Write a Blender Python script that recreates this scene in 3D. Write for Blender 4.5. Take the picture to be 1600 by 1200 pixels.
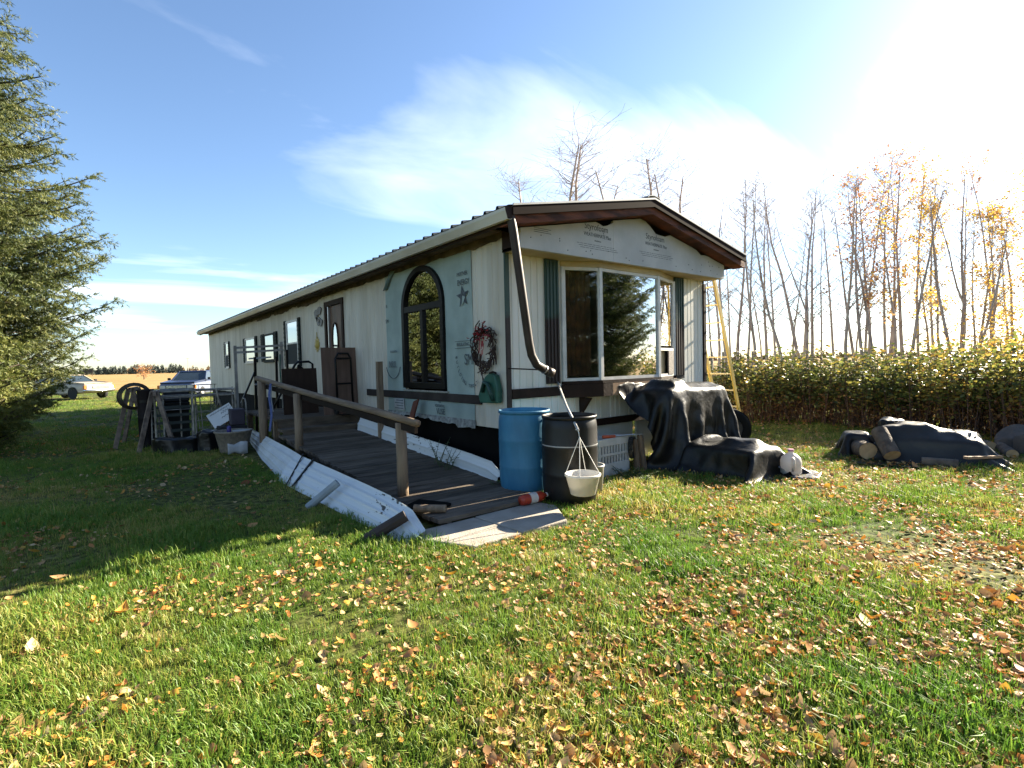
import bpy, bmesh, math, random
import numpy as np
from mathutils import Vector, Matrix, noise
R = math.radians
PI = math.pi
rnd = random.Random(7)
scene = bpy.context.scene
for o in list(bpy.data.objects):
    bpy.data.objects.remove(o)
COL = scene.collection

# ------------------------------------------------------------------ camera
CAM = Vector((-3.81652, -4.90073, 1.44091))
FW = Vector((0.6221413, 0.7819095, -0.0394676))
RT = Vector((0.7817298, -0.6231787, -0.0233839))
UP = Vector((0.0428795, 0.0163049, 0.9989472))
FPX = 816.46
cd = bpy.data.cameras.new('camera')
cd.sensor_width = 36.0
cd.lens = FPX / 1600.0 * 36.0
cd.clip_start = 0.05
cd.clip_end = 6000.0
camo = bpy.data.objects.new('camera', cd)
camo.matrix_world = Matrix(((RT.x, UP.x, -FW.x, CAM.x), (RT.y, UP.y, -FW.y, CAM.y), (RT.z, UP.z, -FW.z, CAM.z), (0, 0, 0, 1)))
COL.objects.link(camo)
scene.camera = camo

# ------------------------------------------------------------------ light
SUN_EL, SUN_TH = R(24.5), R(-4.0)          # the sun stands to the right of the trailer, low
SUN = Vector((math.cos(SUN_TH) * math.cos(SUN_EL), math.sin(SUN_TH) * math.cos(SUN_EL), math.sin(SUN_EL)))
world = bpy.data.worlds.new('World')
scene.world = world
world.use_nodes = True
nt = world.node_tree
nt.nodes.clear()
N = nt.nodes.new
L = nt.links.new
out = N('ShaderNodeOutputWorld')
bg = N('ShaderNodeBackground')
sky = N('ShaderNodeTexSky')
sky.sky_type = 'NISHITA'
sky.sun_disc = False
sky.sun_elevation = SUN_EL
sky.sun_rotation = math.atan2(SUN.x, SUN.y)
sky.air_density = 1.0
sky.dust_density = 0.6
sky.ozone_density = 3.0
sky.altitude = 600
tc = N('ShaderNodeTexCoord')
# thin high cloud: the view direction is carried onto a flat layer overhead, streaky noise on that layer
sep = N('ShaderNodeSeparateXYZ'); L(tc.outputs['Generated'], sep.inputs[0])
mz = N('ShaderNodeMath'); mz.operation = 'MAXIMUM'; mz.inputs[1].default_value = 0.03; L(sep.outputs['Z'], mz.inputs[0])
az = N('ShaderNodeMath'); az.operation = 'ADD'; az.inputs[1].default_value = 0.10; L(mz.outputs[0], az.inputs[0])
dx = N('ShaderNodeMath'); dx.operation = 'DIVIDE'; L(sep.outputs['X'], dx.inputs[0]); L(az.outputs[0], dx.inputs[1])
dy = N('ShaderNodeMath'); dy.operation = 'DIVIDE'; L(sep.outputs['Y'], dy.inputs[0]); L(az.outputs[0], dy.inputs[1])
cmb = N('ShaderNodeCombineXYZ'); L(dx.outputs[0], cmb.inputs[0]); L(dy.outputs[0], cmb.inputs[1])
mp = N('ShaderNodeMapping'); L(cmb.outputs[0], mp.inputs[0])
mp.inputs['Rotation'].default_value = (0, 0, R(60))
mp.inputs['Scale'].default_value = (0.4, 1.1, 1.0)
mp.inputs['Location'].default_value = (3.2, 2.1, 0)
n1 = N('ShaderNodeTexNoise'); n1.inputs['Scale'].default_value = 0.85; n1.inputs['Detail'].default_value = 7; n1.inputs['Roughness'].default_value = 0.55; n1.inputs['Distortion'].default_value = 0.9
L(mp.outputs[0], n1.inputs['Vector'])
n2 = N('ShaderNodeTexNoise'); n2.inputs['Scale'].default_value = 0.42; n2.inputs['Detail'].default_value = 3
mp2 = N('ShaderNodeMapping'); L(cmb.outputs[0], mp2.inputs[0])
mp2.inputs['Location'].default_value = (-6, -5, 2)
L(mp2.outputs[0], n2.inputs['Vector'])
mm = N('ShaderNodeMath'); mm.operation = 'MULTIPLY'; L(n1.outputs['Fac'], mm.inputs[0]); L(n2.outputs['Fac'], mm.inputs[1])
cr = N('ShaderNodeValToRGB')
cr.color_ramp.elements[0].position = 0.255; cr.color_ramp.elements[0].color = (0, 0, 0, 1)
cr.color_ramp.elements[1].position = 0.42; cr.color_ramp.elements[1].color = (0.8, 0.8, 0.8, 1)
L(mm.outputs[0], cr.inputs[0])
cl = N('ShaderNodeMix'); cl.data_type = 'RGBA'; cl.blend_type = 'MIX'
L(cr.outputs[0], cl.inputs['Factor'])
L(sky.outputs[0], cl.inputs['A'])
# a cloud is lit by the same sky: brighter and whiter than the air around it
cw = N('ShaderNodeMix'); cw.data_type = 'RGBA'; cw.inputs['Factor'].default_value = 0.62
L(sky.outputs[0], cw.inputs['A'])
cw.inputs["B"].default_value = (9.0, 9.2, 9.6, 1)
L(cw.outputs['Result'], cl.inputs['B'])
L(cl.outputs['Result'], bg.inputs[0])
bg.inputs[1].default_value = 0.05
L(bg.outputs[0], out.inputs[0])

sd = bpy.data.lights.new('sun', 'SUN')
sd.energy = 5.0
sd.angle = R(0.53)
sd.color = (1.0, 0.89, 0.70)
so = bpy.data.objects.new('sun', sd)
so.rotation_euler = SUN.to_track_quat('Z', 'Y').to_euler()
so.location = SUN * 60
COL.objects.link(so)
vs = scene.view_settings
vs.view_transform = 'Standard'
vs.look = 'None'
vs.gamma = 1.0
vs.use_curve_mapping = False
vs.exposure = 2.45
scene.cycles.max_bounces = 6
scene.cycles.diffuse_bounces = 3
scene.cycles.glossy_bounces = 3
scene.cycles.transparent_max_bounces = 8

# ------------------------------------------------------------------ materials
MATS = {}
def M(name, col, rough=0.7, var=0.25, scale=6.0, col2=None, bump=0.0, bscale=None, metal=0.0, spec=0.4, transl=0.0, island=0.0, coord='Object', stretch=None, detail=5.0, lo=0.35, hi=0.65, orand=0.0):
    """Principled surface; two tones mixed by noise, optional per-leaf variation, optional translucency."""
    if name in MATS:
        return MATS[name]
    m = bpy.data.materials.new(name); m.use_nodes = True
    t = m.node_tree; t.nodes.clear()
    n = t.nodes.new; l = t.links.new
    o = n('ShaderNodeOutputMaterial'); p = n('ShaderNodeBsdfPrincipled')
    p.inputs['Roughness'].default_value = rough
    p.inputs['Metallic'].default_value = metal
    p.inputs['Specular IOR Level'].default_value = spec
    if col2 is None and not isinstance(col[0], (tuple, list)):
        col2 = tuple(max(0, c * (1 - var)) for c in col)
    c = n('ShaderNodeTexCoord')
    vec = n('ShaderNodeNewGeometry').outputs['Position'] if coord == 'World' else c.outputs[coord]
    if stretch:
        mpn = n('ShaderNodeMapping'); mpn.inputs['Scale'].default_value = stretch; l(vec, mpn.inputs[0]); vec = mpn.outputs[0]
    nz = n('ShaderNodeTexNoise'); nz.inputs['Scale'].default_value = scale; nz.inputs['Detail'].default_value = detail
    l(vec, nz.inputs['Vector'])
    fac = nz.outputs['Fac']
    if island:
        g = n('ShaderNodeNewGeometry')
        mx = n('ShaderNodeMath'); mx.operation = 'MULTIPLY_ADD'
        l(g.outputs['Random Per Island'], mx.inputs[0]); mx.inputs[1].default_value = island
        ml = n('ShaderNodeMath'); ml.operation = 'MULTIPLY'; l(fac, ml.inputs[0]); ml.inputs[1].default_value = 1 - island
        l(ml.outputs[0], mx.inputs[2]); fac = mx.outputs[0]
    r = n('ShaderNodeValToRGB')
    e = r.color_ramp.elements
    if isinstance(col[0], (tuple, list)):
        k = len(col)
        e[0].position = lo; e[0].color = (*col[0], 1); e[1].position = hi; e[1].color = (*col[-1], 1)
        for i in range(1, k - 1):
            q = e.new(lo + (hi - lo) * i / (k - 1)); q.color = (*col[i], 1)
    else:
        e[0].position = lo; e[0].color = (*col2, 1); e[1].position = hi; e[1].color = (*col, 1)
    l(fac, r.inputs[0])
    colout = r.outputs[0]
    if orand:      # every plank, sheet or leaf a little lighter or darker than the next
        oi = n('ShaderNodeObjectInfo'); hs = n('ShaderNodeHueSaturation')
        mr = n('ShaderNodeMapRange'); mr.inputs['To Min'].default_value = 1 - orand; mr.inputs['To Max'].default_value = 1 + orand
        l(oi.outputs['Random'], mr.inputs['Value']); l(mr.outputs[0], hs.inputs['Value']); l(colout, hs.inputs['Color']); colout = hs.outputs[0]
    l(colout, p.inputs['Base Color'])
    if bump:
        bn = n('ShaderNodeTexNoise'); bn.inputs['Scale'].default_value = bscale or scale * 6; bn.inputs['Detail'].default_value = 4
        l(vec, bn.inputs['Vector'])
        b = n('ShaderNodeBump'); b.inputs['Strength'].default_value = bump; b.inputs['Distance'].default_value = 0.02
        l(bn.outputs['Fac'], b.inputs['Height']); l(b.outputs[0], p.inputs['Normal'])
    if transl:
        tr = n('ShaderNodeBsdfTranslucent'); l(r.outputs[0], tr.inputs[0])
        ms = n('ShaderNodeMixShader'); ms.inputs[0].default_value = transl
        l(p.outputs[0], ms.inputs[1]); l(tr.outputs[0], ms.inputs[2]); l(ms.outputs[0], o.inputs[0])
    else:
        l(p.outputs[0], o.inputs[0])
    MATS[name] = m
    return m

def two_tone(name, top, bottom, z, soft=0.05, rough=0.6):
    """Paint that changes colour at a height: half repainted boards."""
    m = bpy.data.materials.new(name); m.use_nodes = True
    t = m.node_tree; n = t.nodes.new; l = t.links.new
    p = t.nodes['Principled BSDF']; p.inputs['Roughness'].default_value = rough
    g = n('ShaderNodeNewGeometry'); s = n('ShaderNodeSeparateXYZ'); l(g.outputs['Position'], s.inputs[0])
    nz = n('ShaderNodeTexNoise'); nz.inputs['Scale'].default_value = 9; nz.inputs['Detail'].default_value = 6
    l(g.outputs['Position'], nz.inputs['Vector'])
    a = n('ShaderNodeMath'); a.operation = 'MULTIPLY_ADD'; a.inputs[1].default_value = 0.25; l(nz.outputs['Fac'], a.inputs[0]); l(s.outputs['Z'], a.inputs[2])
    mr = n('ShaderNodeMapRange'); mr.inputs['From Min'].default_value = z + 0.125 - soft; mr.inputs['From Max'].default_value = z + 0.125 + soft
    l(a.outputs[0], mr.inputs['Value'])
    mx = n('ShaderNodeMix'); mx.data_type = 'RGBA'; l(mr.outputs[0], mx.inputs['Factor'])
    mx.inputs['A'].default_value = (*bottom, 1); mx.inputs['B'].default_value = (*top, 1)
    l(mx.outputs['Result'], p.inputs['Base Color'])
    return m

def glass_mat(name, tint=(0.86, 0.92, 0.9), refl=0.28, fres=0.8):
    """Thin window glass: mirror reflection over clear transmission."""
    m = bpy.data.materials.new(name); m.use_nodes = True
    t = m.node_tree; t.nodes.clear(); n = t.nodes.new; l = t.links.new
    o = n('ShaderNodeOutputMaterial')
    g = n('ShaderNodeBsdfGlossy'); g.inputs['Roughness'].default_value = 0.0; g.inputs['Color'].default_value = (0.95, 0.97, 1, 1)
    tr = n('ShaderNodeBsdfTransparent'); tr.inputs[0].default_value = (*tint, 1)
    fr = n('ShaderNodeLayerWeight'); fr.inputs['Blend'].default_value = 0.35
    a = n('ShaderNodeMath'); a.operation = 'MULTIPLY_ADD'; a.inputs[1].default_value = fres; a.inputs[2].default_value = refl; a.use_clamp = True
    l(fr.outputs['Fresnel'], a.inputs[0])
    mx = n('ShaderNodeMixShader'); l(a.outputs[0], mx.inputs[0]); l(tr.outputs[0], mx.inputs[1]); l(g.outputs[0], mx.inputs[2])
    l(mx.outputs[0], o.inputs[0])
    return m

# ------------------------------------------------------------------ mesh helpers
class MB:
    def __init__(s): s.v = []; s.f = []
    def add(s, vs, fs):
        b = len(s.v); s.v += [tuple(x) for x in vs]; s.f += [tuple(b + i for i in f) for f in fs]; return s
    def box(s, lo, hi):
        (a, b, c), (d, e, f) = lo, hi
        return s.add([(a,b,c),(d,b,c),(d,e,c),(a,e,c),(a,b,f),(d,b,f),(d,e,f),(a,e,f)],
                     [(0,3,2,1),(4,5,6,7),(0,1,5,4),(1,2,6,5),(2,3,7,6),(3,0,4,7)])
    def obox(s, c, ax, ay, az):
        c, ax, ay, az = map(Vector, (c, ax, ay, az))
        P = [c - ax - ay - az, c + ax - ay - az, c + ax + ay - az, c - ax + ay - az, c - ax - ay + az, c + ax - ay + az, c + ax + ay + az, c - ax + ay + az]
        return s.add(P, [(0,3,2,1),(4,5,6,7),(0,1,5,4),(1,2,6,5),(2,3,7,6),(3,0,4,7)])
    def beam(s, a, b, w, h, up=(0, 0, 1)):
        a, b = Vector(a), Vector(b); d = (b - a); u = Vector(up)
        side = d.cross(u)
        if side.length < 1e-6: side = d.cross(Vector((1, 0, 0)))
        side.normalize(); u2 = side.cross(d).normalized()
        return s.obox((a + b) / 2, d / 2, side * w / 2, u2 * h / 2)
    def tube(s, pts, r, n=8, cap=True):
        pts = [Vector(p) for p in pts]
        rs = r if isinstance(r, (list, tuple)) else [r] * len(pts)
        base = len(s.v); prev = None
        for i, p in enumerate(pts):
            d = (pts[min(i + 1, len(pts) - 1)] - pts[max(i - 1, 0)])
            if d.length < 1e-9: d = Vector((0, 0, 1))
            d.normalize()
            if prev is None:
                q = d.orthogonal().normalized()
            else:
                q = prev - d * prev.dot(d)
                q = q.normalized() if q.length > 1e-6 else d.orthogonal().normalized()
            prev = q; w = d.cross(q)
            for k in range(n):
                a = 2 * PI * k / n
                s.v.append(tuple(p + (q * math.cos(a) + w * math.sin(a)) * rs[i]))
        for i in range(len(pts) - 1):
            for k in range(n):
                a = base + i * n + k; b = base + i * n + (k + 1) % n
                s.f.append((a, b, b + n, a + n))
        if cap:
            s.f.append(tuple(base + k for k in reversed(range(n))))
            e = base + (len(pts) - 1) * n
            s.f.append(tuple(e + k for k in range(n)))
        return s
    def lathe(s, prof, c=(0, 0, 0), n=28, axis='z'):
        base = len(s.v); c = Vector(c)
        for (r, z) in prof:
            for k in range(n):
                a = 2 * PI * k / n
                if axis == 'z': p = (r * math.cos(a), r * math.sin(a), z)
                elif axis == 'y': p = (r * math.cos(a), z, r * math.sin(a))
                else: p = (z, r * math.cos(a), r * math.sin(a))
                s.v.append(tuple(c + Vector(p)))
        for i in range(len(prof) - 1):
            for k in range(n):
                a = base + i * n + k; b = base + i * n + (k + 1) % n
                s.f.append((a, b, b + n, a + n))
        return s
    def prism(s, poly, d):
        """closed polygon (3D points) pushed along d"""
        poly = [Vector(p) for p in poly]; d = Vector(d); n = len(poly)
        return s.add(poly + [p + d for p in poly], [tuple(reversed(range(n))), tuple(range(n, 2 * n))] + [(i, (i + 1) % n, n + (i + 1) % n, n + i) for i in range(n)])
    def grid(s, rows):
        b = len(s.v); m = len(rows[0])
        for r_ in rows: s.v += [tuple(p) for p in r_]
        for i in range(len(rows) - 1):
            for j in range(m - 1):
                a = b + i * m + j
                s.f.append((a, a + 1, a + m + 1, a + m))
        return s
    def mesh(s, name):
        me = bpy.data.meshes.new(name); me.from_pydata(s.v, [], s.f); me.validate(); return me

OFF = {}
def link(o, parent=None):
    COL.objects.link(o)
    if parent is not None:
        o.parent = parent
    return o
def fix_normals(me):
    bm = bmesh.new(); bm.from_mesh(me); bmesh.ops.recalc_face_normals(bm, faces=bm.faces); bm.to_mesh(me); bm.free()
def obj(name, mb, mat, parent=None, smooth=False, bevel=0.0, thick=0.0, local=False, label=None, loc=None, kind=None, autosmooth=None):
    """one mesh object; vertices are in world space unless local; a top-level one gets its origin at loc"""
    me = mb.mesh(name) if isinstance(mb, MB) else mb
    off = Vector((0, 0, 0))
    if not local:
        off = OFF.get(parent.name, Vector((0, 0, 0))) if parent is not None else Vector(loc or (0, 0, 0))
        if off.length: me.transform(Matrix.Translation(-off))
    fix_normals(me) if isinstance(mb, MB) else None
    if mat: me.materials.append(mat)
    if smooth:
        me.polygons.foreach_set('use_smooth', [True] * len(me.polygons))
    o = bpy.data.objects.new(name, me)
    link(o, parent)
    if parent is None and not local: o.location = off
    OFF[o.name] = off
    if thick:
        q = o.modifiers.new('thick', 'SOLIDIFY'); q.thickness = thick; q.offset = 0
    if bevel:
        q = o.modifiers.new('bevel', 'BEVEL'); q.width = bevel; q.segments = 2; q.limit_method = 'ANGLE'; q.angle_limit = R(40)
    if label: o['label'] = label
    if kind: o['kind'] = kind
    return o
def tag(o, label, cat, group=None, kind=None):
    o['label'] = label; o['category'] = cat
    if group: o['group'] = group
    if kind: o['kind'] = kind
    return o
def thing(name, label, cat, loc=(0, 0, 0), group=None, rotz=0.0):
    o = bpy.data.objects.new(name, None); o.empty_display_size = 0.2
    o.location = loc; o.rotation_euler = (0, 0, rotz); COL.objects.link(o)
    OFF[o.name] = Vector(loc)
    return tag(o, label, cat, group)
def dup(root, loc=None, rot=None, scale=None, label=None):
    c = root.copy(); COL.objects.link(c)
    if loc is not None: c.location = loc
    if rot is not None: c.rotation_euler = rot
    if scale is not None: c.scale = scale
    if label: c['label'] = label
    for ch in list(root.children):
        d = ch.copy(); COL.objects.link(d); d.parent = c
        for g in list(ch.children):
            h = g.copy(); COL.objects.link(h); h.parent = d
    return c
def np_mesh(name, V, F):
    """fast mesh from numpy arrays; F is (n,3) or (n,4)"""
    V = np.asarray(V, np.float32); F = np.asarray(F, np.int32)
    me = bpy.data.meshes.new(name)
    me.vertices.add(len(V)); me.vertices.foreach_set('co', V.ravel())
    k = F.shape[1]
    me.loops.add(F.size); me.loops.foreach_set('vertex_index', F.ravel())
    me.polygons.add(len(F)); me.polygons.foreach_set('loop_start', np.arange(0, F.size, k, dtype=np.int32))
    me.update(calc_edges=True)
    return me
def text_mesh(body, size, align='CENTER', ext=0.0008, space=1.0):
    cu = bpy.data.curves.new('lettering', 'FONT'); cu.body = body; cu.size = size; cu.align_x = align; cu.extrude = ext; cu.space_character = space
    cu.resolution_u = 3
    t = bpy.data.objects.new('lettering', cu); COL.objects.link(t)
    bpy.context.view_layer.update()
    me = bpy.data.meshes.new_from_object(t.evaluated_get(bpy.context.evaluated_depsgraph_get()))
    bpy.data.objects.remove(t); bpy.data.curves.remove(cu)
    return me
def put_text(body, size, pos, xdir, zdir, mat, parent, align='CENTER', sx=1.0, shear=0.0):
    me = text_mesh(body, size, align)
    x = Vector(xdir).normalized(); z = Vector(zdir).normalized(); nrm = x.cross(z)
    p = Vector(pos) - OFF.get(parent.name, Vector((0, 0, 0)))
    me.transform(Matrix(((x.x * sx, z.x, nrm.x, p.x), (x.y * sx, z.y, nrm.y, p.y), (x.z * sx, z.z, nrm.z, p.z), (0, 0, 0, 1))))
    me.materials.clear(); me.materials.append(mat)
    o = bpy.data.objects.new('lettering', me); link(o, parent); OFF[o.name] = OFF.get(parent.name, Vector((0, 0, 0)))
    return o
def ray(x, y):
    return FW * FPX + RT * (x - 800) + UP * (600 - y)
def at_depth(x, d, z=0.0):
    """point of the ground seen in image column x at distance d"""
    v = FW + RT * ((x - 800) / FPX)
    return Vector((CAM.x + v.x * d, CAM.y + v.y * d, z))
# ------------------------------------------------------------------ ground
def gz(x, y):
    k = min(1.0, max(0.0, (math.hypot(x + 0.9, y) - 2.5) / 3.0))
    return k * (0.028 * noise.noise(Vector((x * 0.45, y * 0.45, 1.7))) + 0.012 * noise.noise(Vector((x * 1.6, y * 1.6, 4.2))) - 0.006)
ax_ = [-20 + 0.4 * i for i in range(101)]
far_ = [23, 27, 33, 42, 60, 90, 150, 260, 480, 900, 1700, 3200]
gx = [-f for f in reversed(far_)] + ax_ + far_
gyy = [-f for f in reversed(far_)] + ax_ + far_
MBg = MB(); MBg.grid([[(x, y, gz(x, y) if abs(x) < 21 and abs(y) < 21 else 0.0) for x in gx] for y in gyy])

def ground_mat():
    m = bpy.data.materials.new('lawn_soil'); m.use_nodes = True
    t = m.node_tree; n = t.nodes.new; l = t.links.new
    p = t.nodes['Principled BSDF']; p.inputs['Roughness'].default_value = 0.95; p.inputs['Specular IOR Level'].default_value = 0.1
    g = n('ShaderNodeNewGeometry')
    a = n('ShaderNodeTexNoise'); a.inputs['Scale'].default_value = 0.55; a.inputs['Detail'].default_value = 6; l(g.outputs['Position'], a.inputs['Vector'])
    b = n('ShaderNodeTexNoise'); b.inputs['Scale'].default_value = 14; b.inputs['Detail'].default_value = 6; l(g.outputs['Position'], b.inputs['Vector'])
    r1 = n('ShaderNodeValToRGB'); e = r1.color_ramp.elements
    e[0].position = 0.36; e[0].color = (0.075, 0.105, 0.022, 1); e[1].position = 0.66; e[1].color = (0.17, 0.155, 0.05, 1)
    l(a.outputs['Fac'], r1.inputs[0])
    r2 = n('ShaderNodeValToRGB'); e = r2.color_ramp.elements
    e[0].position = 0.4; e[0].color = (0.045, 0.05, 0.015, 1); e[1].position = 0.62; e[1].color = (1, 1, 1, 1)
    l(b.outputs['Fac'], r2.inputs[0])
    mx = n('ShaderNodeMix'); mx.data_type = 'RGBA'; mx.blend_type = 'MULTIPLY'; mx.inputs['Factor'].default_value = 0.75
    l(r1.outputs[0], mx.inputs['A']); l(r2.outputs[0], mx.inputs['B'])
    l(mx.outputs['Result'], p.inputs['Base Color'])
    bp = n('ShaderNodeBump'); bp.inputs['Strength'].default_value = 0.8; bp.inputs['Distance'].default_value = 0.03
    l(b.outputs['Fac'], bp.inputs['Height']); l(bp.outputs[0], p.inputs['Normal'])
    return m
GROUND = obj('ground', MBg, ground_mat(), smooth=True, kind='structure')

field_m = M('stubble_field', ((0.22, 0.145, 0.062), (0.31, 0.21, 0.092), (0.26, 0.18, 0.075)), 0.95, scale=0.06, spec=0.05, bump=0.5, bscale=3.0, lo=0.3, hi=0.7)
mb = MB()
mb.grid([[(x, y + 6 * math.sin(x * 0.02) * (1 if y < 60 else 0), 0.05) for x in (-3000, -1200, -500, -200, -100, -60, -40, -25, -12, 0, 12, 30, 60, 120, 260, 600, 1400, 3000)] for y in (47, 70, 120, 240, 600, 1400, 3100)])
obj('field', mb, field_m, kind='structure')
mb = MB()
mb.grid([[(x + 3 * math.sin(y * 0.05), y, 0.05) for x in (34, 60, 120, 260, 700, 1600, 3000)] for y in (-900, -300, -100, -40, -10, 10, 30, 40)])
obj('field', mb, field_m, kind='structure')

# ------------------------------------------------------------------ the trailer
W, LEN, ZB = 4.27, 20.42, 0.65
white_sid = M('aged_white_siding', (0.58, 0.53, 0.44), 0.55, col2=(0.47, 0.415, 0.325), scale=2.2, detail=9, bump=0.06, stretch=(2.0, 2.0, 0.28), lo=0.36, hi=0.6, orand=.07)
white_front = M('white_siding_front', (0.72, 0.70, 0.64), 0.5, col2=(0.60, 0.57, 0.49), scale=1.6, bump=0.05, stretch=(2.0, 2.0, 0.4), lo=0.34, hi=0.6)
brown = M('brown_trim', (0.030, 0.015, 0.010), 0.65, spec=.18, scale=4, var=0.4, stretch=(1, 1, 1), bump=0.15)
redwood = M('stained_fascia', (0.17, 0.055, 0.028), 0.7, col2=(0.045, 0.018, 0.012), spec=.2, scale=2.2, bump=0.25, stretch=(1, 1, 6), lo=0.38, hi=0.62)
black_m = M('black_board', (0.006, 0.0055, 0.005), 0.9, spec=.1, scale=3, var=0.5)
green_brown = two_tone('half_painted_shutter', (0.026, 0.058, 0.047), (0.018, 0.008, 0.006), 2.02)
green_dark = M('dark_green_shutter', (0.008, 0.015, 0.012), 0.7, spec=.2, scale=5)
roof_m = M('roof_metal', (0.06, 0.075, 0.085), 0.45, scale=2, var=0.35, metal=0.3)
gutter_m = M('cream_gutter', (0.56, 0.52, 0.42), 0.45, col2=(0.40, 0.35, 0.26), scale=2.0, stretch=(1, 0.5, 1))
foam_m = M('foam_board', (0.50, 0.50, 0.485), 0.75, col2=(0.40, 0.405, 0.40), scale=2.4, bump=0.12, bscale=14)
ply_m = M('raw_soffit', (0.50, 0.41, 0.24), 0.75, col2=(0.36, 0.28, 0.16), scale=3.0)
wrap_m = M('house_wrap', (0.325, 0.385, 0.345), 0.7, col2=(0.245, 0.30, 0.265), scale=2.6, bump=0.4, bscale=7)
wrap_dk = M('house_wrap_fold', (0.17, 0.235, 0.23), 0.7, scale=4, bump=0.4, bscale=9)
ink = M('print_ink', (0.03, 0.035, 0.04), 0.7, var=0.2, scale=30, col2=(0.10, 0.11, 0.115))
ink_pale = M('print_ink_faded', (0.16, 0.17, 0.175), 0.8, var=0.3, scale=40)
glass = glass_mat('window_glass', refl=0.5)
glass_clear = glass_mat('window_glass_clear', (0.9, 0.9, 0.86), 0.05, 0.5)
glass_dark = glass_mat('window_glass_arch', (0.5, 0.53, 0.5), 0.42)
frame_w = M('window_frame_white', (0.60, 0.59, 0.56), 0.4, scale=8, var=0.2)
frame_k = M('window_frame_black', (0.004, 0.0038, 0.0038), 0.45, spec=.2, scale=8, var=0.3)
interior_m = M('interior_panelling', (0.10, 0.065, 0.04), 0.8, scale=2, var=0.5)
grey_wood = M('weathered_wood', (0.150, 0.118, 0.088), 0.9, orand=.3, spec=.2, col2=(0.075, 0.058, 0.044), scale=5, bump=0.5, bscale=22, stretch=(0.6, 3.0, 3.0), lo=0.32, hi=0.66)
post_wood = M('post_wood', (0.26, 0.185, 0.12), 0.8, col2=(0.14, 0.095, 0.06), scale=5, bump=0.5, bscale=22, stretch=(4, 4, 0.5), lo=0.35, hi=0.65)
rail_wood = M('rail_wood', (0.22, 0.155, 0.10), 0.8, col2=(0.12, 0.08, 0.05), scale=5, bump=0.4, bscale=18, stretch=(5, .5, 5), lo=0.35, hi=0.65)
concrete = M('concrete', (0.34, 0.30, 0.25), 0.9, col2=(0.24, 0.21, 0.17), scale=5, bump=0.3, bscale=60)

house = thing('mobile_home', 'long white mobile home with bare foam gable, arched window and bay window', 'mobile home', (0, 0, 0))

def ribbed(name, axis, a0, a1, z0, z1, face, mat, parent, pitch=0.1, g=0.009, w=0.012):
    """sheet of siding with vertical grooves. axis 'y': lies in X=face, outward -X; axis 'x': lies in Y=face, outward -Y"""
    pr = []
    n = max(1, round((a1 - a0) / pitch)); p = (a1 - a0) / n
    pr.append((a0 + 0.001, 0.0))
    for i in range(1, n):
        c = a0 + i * p
        pr += [(c - w, 0.0), (c - w * 0.3, g), (c + w * 0.3, g), (c + w, 0.0)]
    pr.append((a1 - 0.001, 0.0))
    mb = MB()
    rows = []
    for z in (z0, z1):
        rows.append([(face + d, a, z) if axis == 'y' else (a, face + d, z) for a, d in pr])
    mb.grid(rows)
    # edges folded back
    if axis == 'y':
        mb.add([(face, a0 + .001, z0), (face + .03, a0 + .001, z0), (face + .03, a0 + .001, z1), (face, a0 + .001, z1)], [(0, 1, 2, 3)])
        mb.add([(face, a0 + .001, z0), (face, a1 - .001, z0), (face + .03, a1 - .001, z0), (face + .03, a0 + .001, z0)], [(0, 1, 2, 3)])
    else:
        mb.add([(a0 + .001, face, z0), (a0 + .001, face + .03, z0), (a0 + .001, face + .03, z1), (a0 + .001, face, z1)], [(0, 1, 2, 3)])
        mb.add([(a0 + .001, face, z0), (a1 - .001, face, z0), (a1 - .001, face + .03, z0), (a0 + .001, face + .03, z0)], [(0, 1, 2, 3)])
    return obj(name, mb, mat, parent)

ZT = 3.0
# long wall: sheets of 0.4 m, opening for the arched window and the door
AY0, AY1 = 1.33, 2.57
DY0, DY1 = 5.08, 6.12
edges = [0.0, 0.34, 0.68]
def span(a, b, k):
    return [a + (b - a) * i / k for i in range(k + 1)]
for a, b in zip(edges[:-1], edges[1:]):
    ribbed('siding_panel', 'y', a, b, ZB, ZT, 0.0, white_sid, house)
for k, (a, b) in enumerate([(0.68, AY0), (AY1, 3.2)]):
    ribbed('siding_panel', 'y', a, b, ZB + 0.04, ZT, 0.012, white_sid, house)
ribbed('siding_panel', 'y', AY0, AY1, ZB + 0.04, 1.05, 0.012, white_sid, house)
ribbed('siding_panel', 'y', AY0, AY1, 2.94, ZT, 0.012, white_sid, house)
for seg in (span(3.2, DY0, 5), span(DY1, LEN, 36)):
    for a, b in zip(seg[:-1], seg[1:]):
        ribbed('siding_panel', 'y', a, b, ZB + rnd.uniform(-0.012, 0.012), ZT, rnd.uniform(-0.003, 0.002), white_sid, house)
ribbed('siding_panel', 'y', DY0, DY1, 2.80, ZT, 0.0, white_sid, house)
# front wall
BX0, BX1, BZ0, BZ1 = 0.93, 3.37, 1.19, 2.67
for a, b in ((0.0, 0.31), (0.31, 0.62), (0.62, BX0), (BX1, 3.67), (3.67, 3.97), (3.97, W)):
    ribbed('siding_panel', 'x', a, b, ZB, 2.78, 0.0, white_front, house, pitch=0.1, g=0.012)
for a, b in zip(span(BX0, BX1, 6)[:-1], span(BX0, BX1, 6)[1:]):
    ribbed('siding_panel', 'x', a, b, ZB, BZ0, 0.0, white_front, house, pitch=0.1, g=0.012)
mb = MB(); mb.box((BX0, -0.004, BZ1), (BX1, 0.05, 2.78)); obj('window_header', mb, ply_m, house)
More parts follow.
